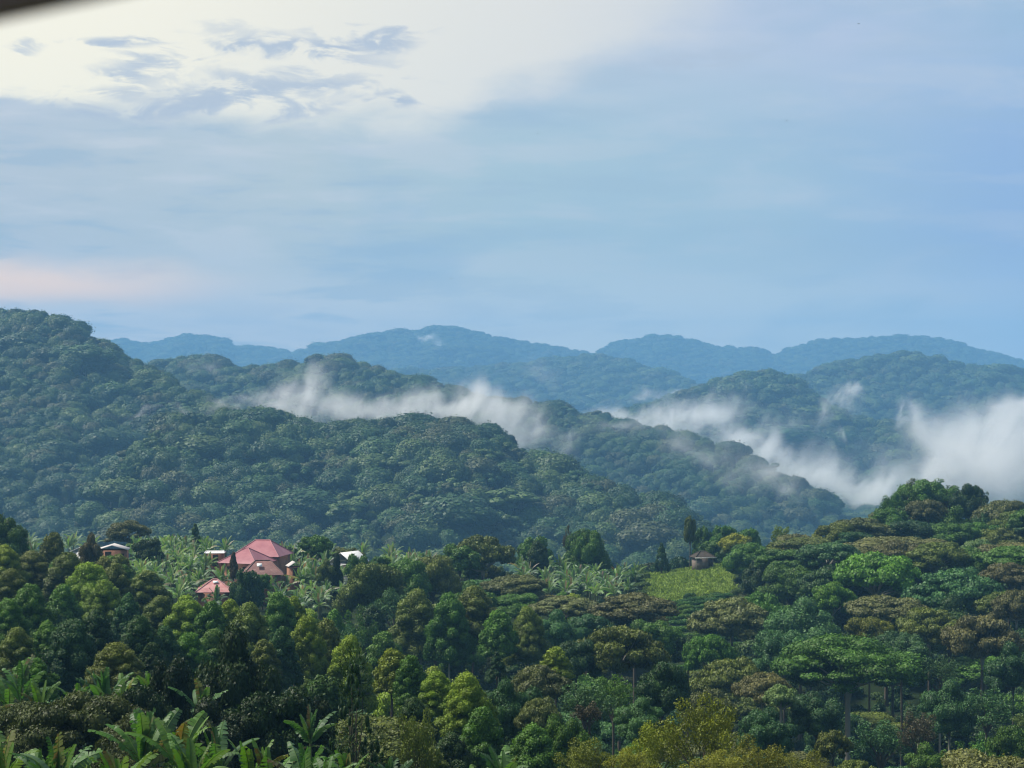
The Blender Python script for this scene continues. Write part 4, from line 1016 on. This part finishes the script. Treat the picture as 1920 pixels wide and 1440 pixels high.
bird(1610, 45, 260, .42, .5, 1.4, 'tiny dark bird gliding highest in the lilac cloud'); bird(1475, 226, 250, .38, 1.1, .6, 'tiny dark bird alone in the blue sky under the lilac cloud')
bird(1008, 250, 260, .40, 1.5, .5, 'tiny dark bird just under the edge of the bright cloud'); bird(846, 523, 300, .36, .2, .9, 'tiny dark bird low over the far blue ridge'); bird(1520, 385, 320, .36, 1.4, .4, 'faint tiny bird in the clear blue above the long ridge')

# ------------------------------------------------------------------ eave of the veranda the photograph was taken from (out of focus, top corner)
ev = empty('roof_eave', (-.1608, .6, .1192), 0); ev.rotation_euler = (0, -math.atan(.21), 0)
b = MB(); b.box((-.75, 0, 0), (.45, .022, .16)); link('fascia', b.mesh('fascia', ['eave_red']), ev)
b = MB(); b.box((-.80, .004, .162), (.50, .05, .180)); link('roof', b.mesh('roof', ['eave_red']), ev)
b = MB(); b.box((-.66, .024, -1.9), (-.58, .10, .16)); link('post', b.mesh('post', ['wood_dark']), ev)
tag(ev, 'blurred dark red eave corner poking into the bright cloud', 'roof eave')


# ------------------------------------------------------------------ haze and mist
def volume_mat(name, color, density, aniso=0.2, dens_fn=None):
    m = bpy.data.materials.new(name); m.use_nodes = True; N = NT(m.node_tree)
    v = N.n('ShaderNodeVolumePrincipled', {'Color': color, 'Anisotropy': aniso, 'Density': density})
    if dens_fn is not None: N.t.links.new(dens_fn(N), v.inputs['Density'])
    N.out(vol=v.outputs[0]); M[name] = m
    return m


volume_mat('haze_air', (.26, .59, 1.0, 1), HAZE_D, 0.0)
M['haze_air'].cycles.homogeneous_volume = True if hasattr(M['haze_air'].cycles, 'homogeneous_volume') else None
b = MB(); b.box((-7800, -7800, -260), (7800, 7800, 255)); hz = link('haze', b.mesh('haze', ['haze_air'])); tag(hz, kind='stuff')


def mist(name, puffs, dens, label, seed, scale, stretch=(1, 1, 1), thr=.42, gain=2.2, vox=None):
    """puffs: (px, py, distance, half width px, half height px, half depth m). The hull is the union of the swollen puffs; inside, the distance to the puffs is warped and torn by noise"""
    V, Fc = ICO[2]; mb = MB(); P3 = []
    for px, py, D, hw, hh, hd in puffs:
        x, y = at(px, D); c = np.array([x, y, (720 - py) / F * D]); r = np.array([hw / F * D, hd, hh / F * D]); P3.append((c, r)); mb.add(c + V * (r * 1.22 + scale * .30), Fc)
    def fn(N):
        p = N.n('ShaderNodeNewGeometry').outputs['Position']; tot = None
        p0 = N.vm('ADD', p, (seed * 77.0, 0, 0))
        wn = N.n('ShaderNodeTexNoise', {'Vector': N.vm('MULTIPLY', p0, (1 / scale, 1 / scale, .8 / scale)), 'Scale': 1.0, 'Detail': 2.0}).outputs['Color']
        w = N.vm('MULTIPLY', N.vm('SUBTRACT', wn, (.5, .5, .5)), (scale * 1.8, scale * 1.2, scale * 1.8))
        pw = N.vm('ADD', p, w)
        sh = N.vm('ADD', p0, N.vm('MULTIPLY', w, (.6, .6, .6)))
        # shear so that the streaks lean, stretch so that they rise
        q = N.n('ShaderNodeCombineXYZ'); sp = N.n('ShaderNodeSeparateXYZ', {0: sh})
        N.t.links.new(N.m('MULTIPLY', N.m('ADD', sp.outputs[0], N.m('MULTIPLY', sp.outputs[2], -.45)), 2.6 * stretch[0] / scale), q.inputs[0])
        N.t.links.new(N.m('MULTIPLY', sp.outputs[1], 1.6 / scale), q.inputs[1]); N.t.links.new(N.m('MULTIPLY', sp.outputs[2], 1.9 * stretch[2] / scale), q.inputs[2])
        n = N.noise(q.outputs[0], 1.0, 7, 0.66, 0.0)
        for c, r in P3:
            d = N.vm('LENGTH', N.vm('MULTIPLY', N.vm('SUBTRACT', pw, tuple(c)), tuple(1 / r)), out=1)
            f = N.m('MAXIMUM', N.m('SUBTRACT', 1.15, d), 0.0)
            f = N.m('MULTIPLY', f, f)
            tot = f if tot is None else N.m('ADD', tot, f)
        tot = N.m('MINIMUM', tot, 1.3)
        k = N.m('MULTIPLY', tot, N.sstep(n, thr - .02, thr + .16))
        k = N.m('ADD', k, N.m('MULTIPLY', N.m('MAXIMUM', N.m('SUBTRACT', tot, .45), 0.0), .8))
        return N.m('MULTIPLY', k, dens)
    volume_mat('mist_' + name, (1, 1, 1, 1), dens, .2, fn)
    o = link('mist', mb.mesh('mist', ['mist_' + name])); tag(o, label, 'mist', kind='stuff')
    rm_ = o.modifiers.new('union', 'REMESH'); rm_.mode = 'VOXEL'; rm_.voxel_size = vox or scale * .22
    return o


MISTS = True
if MISTS:
    mist('a', [(500, 758, 1420, 60, 34, 40), (560, 752, 1430, 70, 52, 45), (600, 712, 1440, 34, 48, 35), (650, 770, 1430, 95, 44, 45), (740, 780, 1430, 90, 34, 45), (820, 770, 1430, 80, 42, 45), (866, 748, 1430, 52, 42, 40),
               (930, 780, 1440, 90, 46, 45), (975, 800, 1440, 58, 66, 45), (990, 828, 1440, 56, 36, 35), (420, 776, 1420, 60, 16, 30), (350, 782, 1400, 45, 12, 25), (255, 776, 1400, 30, 10, 20)], .042,
         'white mist bank rising between the two nearer forested hills', 1, 34, (1, 1, .55))
    mist('b', [(1150, 786, 2350, 60, 26, 60), (1230, 790, 2350, 75, 34, 60), (1310, 790, 2350, 80, 50, 70), (1355, 770, 2380, 45, 50, 50), (1390, 820, 2300, 80, 46, 70), (1450, 850, 2200, 80, 40, 70), (1530, 885, 2150, 90, 48, 70),
               (1590, 920, 2050, 85, 60, 60), (1650, 920, 2050, 80, 62, 60), (1120, 775, 2350, 30, 14, 40)], .042, 'long slanting mist bank drifting down behind the second hill', 2, 50, (1, 1, .6))
    mist('c', [(1180, 812, 1620, 100, 26, 40), (1300, 842, 1600, 110, 34, 40), (1400, 872, 1570, 100, 36, 40), (1060, 830, 1600, 60, 30, 30), (1470, 905, 1540, 90, 34, 40)], .017, 'thin veil of mist over the face of the second hill', 3, 40, (1, 1, .6))
    mist('d', [(1760, 830, 1900, 60, 88, 80), (1830, 830, 1900, 110, 82, 90), (1920, 845, 1900, 110, 95, 90), (2010, 850, 1900, 90, 90, 80), (1760, 900, 1850, 60, 60, 60), (1870, 900, 1850, 120, 70, 80), (1745, 772, 1900, 34, 40, 40), (1900, 775, 1900, 80, 34, 50)], .026,
         'largest and brightest mist cloud filling the valley behind the hilltop trees', 4, 60, (1, 1, .8), .34)
    mist('e', [(1580, 748, 2400, 44, 34, 40), (1545, 775, 2400, 22, 36, 30), (1600, 732, 2400, 22, 22, 25), (1572, 812, 2350, 12, 28, 20)], .034, 'small torn wisp of mist on the middle slope below the rounded ridge', 5, 30, (1.4, 1, .5))
    mist('f', [(1690, 765, 2300, 9, 34, 15), (1692, 790, 2300, 13, 16, 18)], .04, 'thin upright thread of mist left of the biggest cloud'.replace('left of', 'beside'), 6, 22, (1.6, 1, .4))
    mist('g', [(805, 634, 6200, 22, 10, 50), (828, 645, 6200, 14, 8, 40), (790, 628, 6250, 12, 6, 40)], .03, 'pale scrap of mist just under the highest far summit', 7, 60, (1.4, 1, .6), .34)
    mist('h', [(1205, 742, 2900, 34, 10, 40), (1255, 750, 2900, 40, 14, 40)], .022, 'low streak of mist at the foot of the far blue range', 8, 36, (1, 1, .6), .34)
    mist('j', [(1380, 770, 2500, 90, 34, 60), (1480, 800, 2450, 80, 40, 60), (1650, 860, 2200, 80, 40, 60), (1010, 700, 2700, 60, 26, 40)], .006,
         'sheer veil of mist drifting up the middle slopes above the slanting bank', 10, 44, (1, 1, .5))
    mist('i', [(385, 690, 1900, 40, 18, 30), (400, 680, 1900, 26, 14, 30)], .008, 'faint smoke-like mist on the crest beside the big hill', 9, 30, (1, 1, .5), .34)

# ------------------------------------------------------------------ labels of the near trees: kind + colour + order outwards from a landmark
WORDS = {'sepia': 'dark brown-green', 'dark': 'dark green', 'black': 'blackish green', 'teal': 'deep teal-green', 'green': 'mid-green', 'yellowgreen': 'yellow-green', 'olive': 'olive', 'brown': 'brownish', 'lime': 'lime-green', 'pale': 'pale green',
         'russet': 'russet', 'yellow': 'bright yellow-green', 'golden': 'golden-green', 'bluegreen': 'bluish green'}
KW = {'billow': 'billowy gum tree', 'dome': 'rounded tree', 'umbrella': 'flat-tiered tree', 'column': 'columnar cypress', 'cone': 'pointed conifer', 'airy': 'open leafy tree', 'pine': 'needle-leaved pine'}
CATG = {'billow': 'gum tree', 'dome': 'tree', 'umbrella': 'umbrella tree', 'column': 'cypress', 'cone': 'conifer', 'airy': 'tree', 'pine': 'pine'}
LM = {'the tallest pink roof': (480, 1035), 'the low faded pink roof': (400, 1098), 'the white gabled house': (640, 1045), 'the old orange brick house': (212, 1036), 'the glimpsed white house': (901, 1054), 'the brick hut': (1323, 1045),
      'the grass field': (1290, 1085), 'the foreground pine': (665, 1225), 'the golden open-crowned clump': (1330, 1290), 'the hilltop grove': (1735, 895), 'the lime-green hillside tree': (1640, 1035), 'the shrub rows': (1320, 1145),
      'the feathery olive shrubs': (150, 1290), 'the comb-torn banana clump': (300, 1340), 'the black shade tree': (442, 1200), 'the wide green umbrella tree': (1590, 1192), 'the frosty bluish umbrella tree': (1792, 1064),
      'the biggest teal gum tree': (134, 1150), 'the slender pale trunks': (1760, 1300), 'the dark gully': (960, 1220), 'the broad brown roadside canopy': (1060, 1118)}
ORD = ['beside', 'second out from', 'third out from', 'fourth out from', 'fifth out from', 'sixth out from', 'seventh out from', 'eighth out from', 'ninth out from', 'tenth out from', 'eleventh out from', 'twelfth out from', 'thirteenth out from', 'fourteenth out from', 'fifteenth out from']
LM['the broad brown canopy below the field'] = LM.pop('the broad brown roadside canopy')
byk = {}
for t in TREES:
    px, py, kind, c, root, w, grp = t
    lm = min(LM, key=lambda k: (LM[k][0] - px) ** 2 + ((LM[k][1] - py) * 1.6) ** 2); byk.setdefault((kind, c, lm), []).append((math.hypot(LM[lm][0] - px, (LM[lm][1] - py)), t))
GRPN = {'billow': 'gum trees on the near slope', 'dome': 'rounded trees in the near wood', 'umbrella': 'flat-tiered trees in the near wood', 'column': 'cypresses round the plantation', 'cone': 'conifers of the near wood', 'airy': 'open-crowned trees', 'pine': 'pines'}
for (kind, c, lm), L in byk.items():
    L.sort(key=lambda a: a[0])
    for i, (d, t) in enumerate(L):
        tag(t[4], f"{WORDS[c]} {KW[kind]}, {ORD[min(i, 14)]} {lm}", CATG[kind], GRPN[kind])
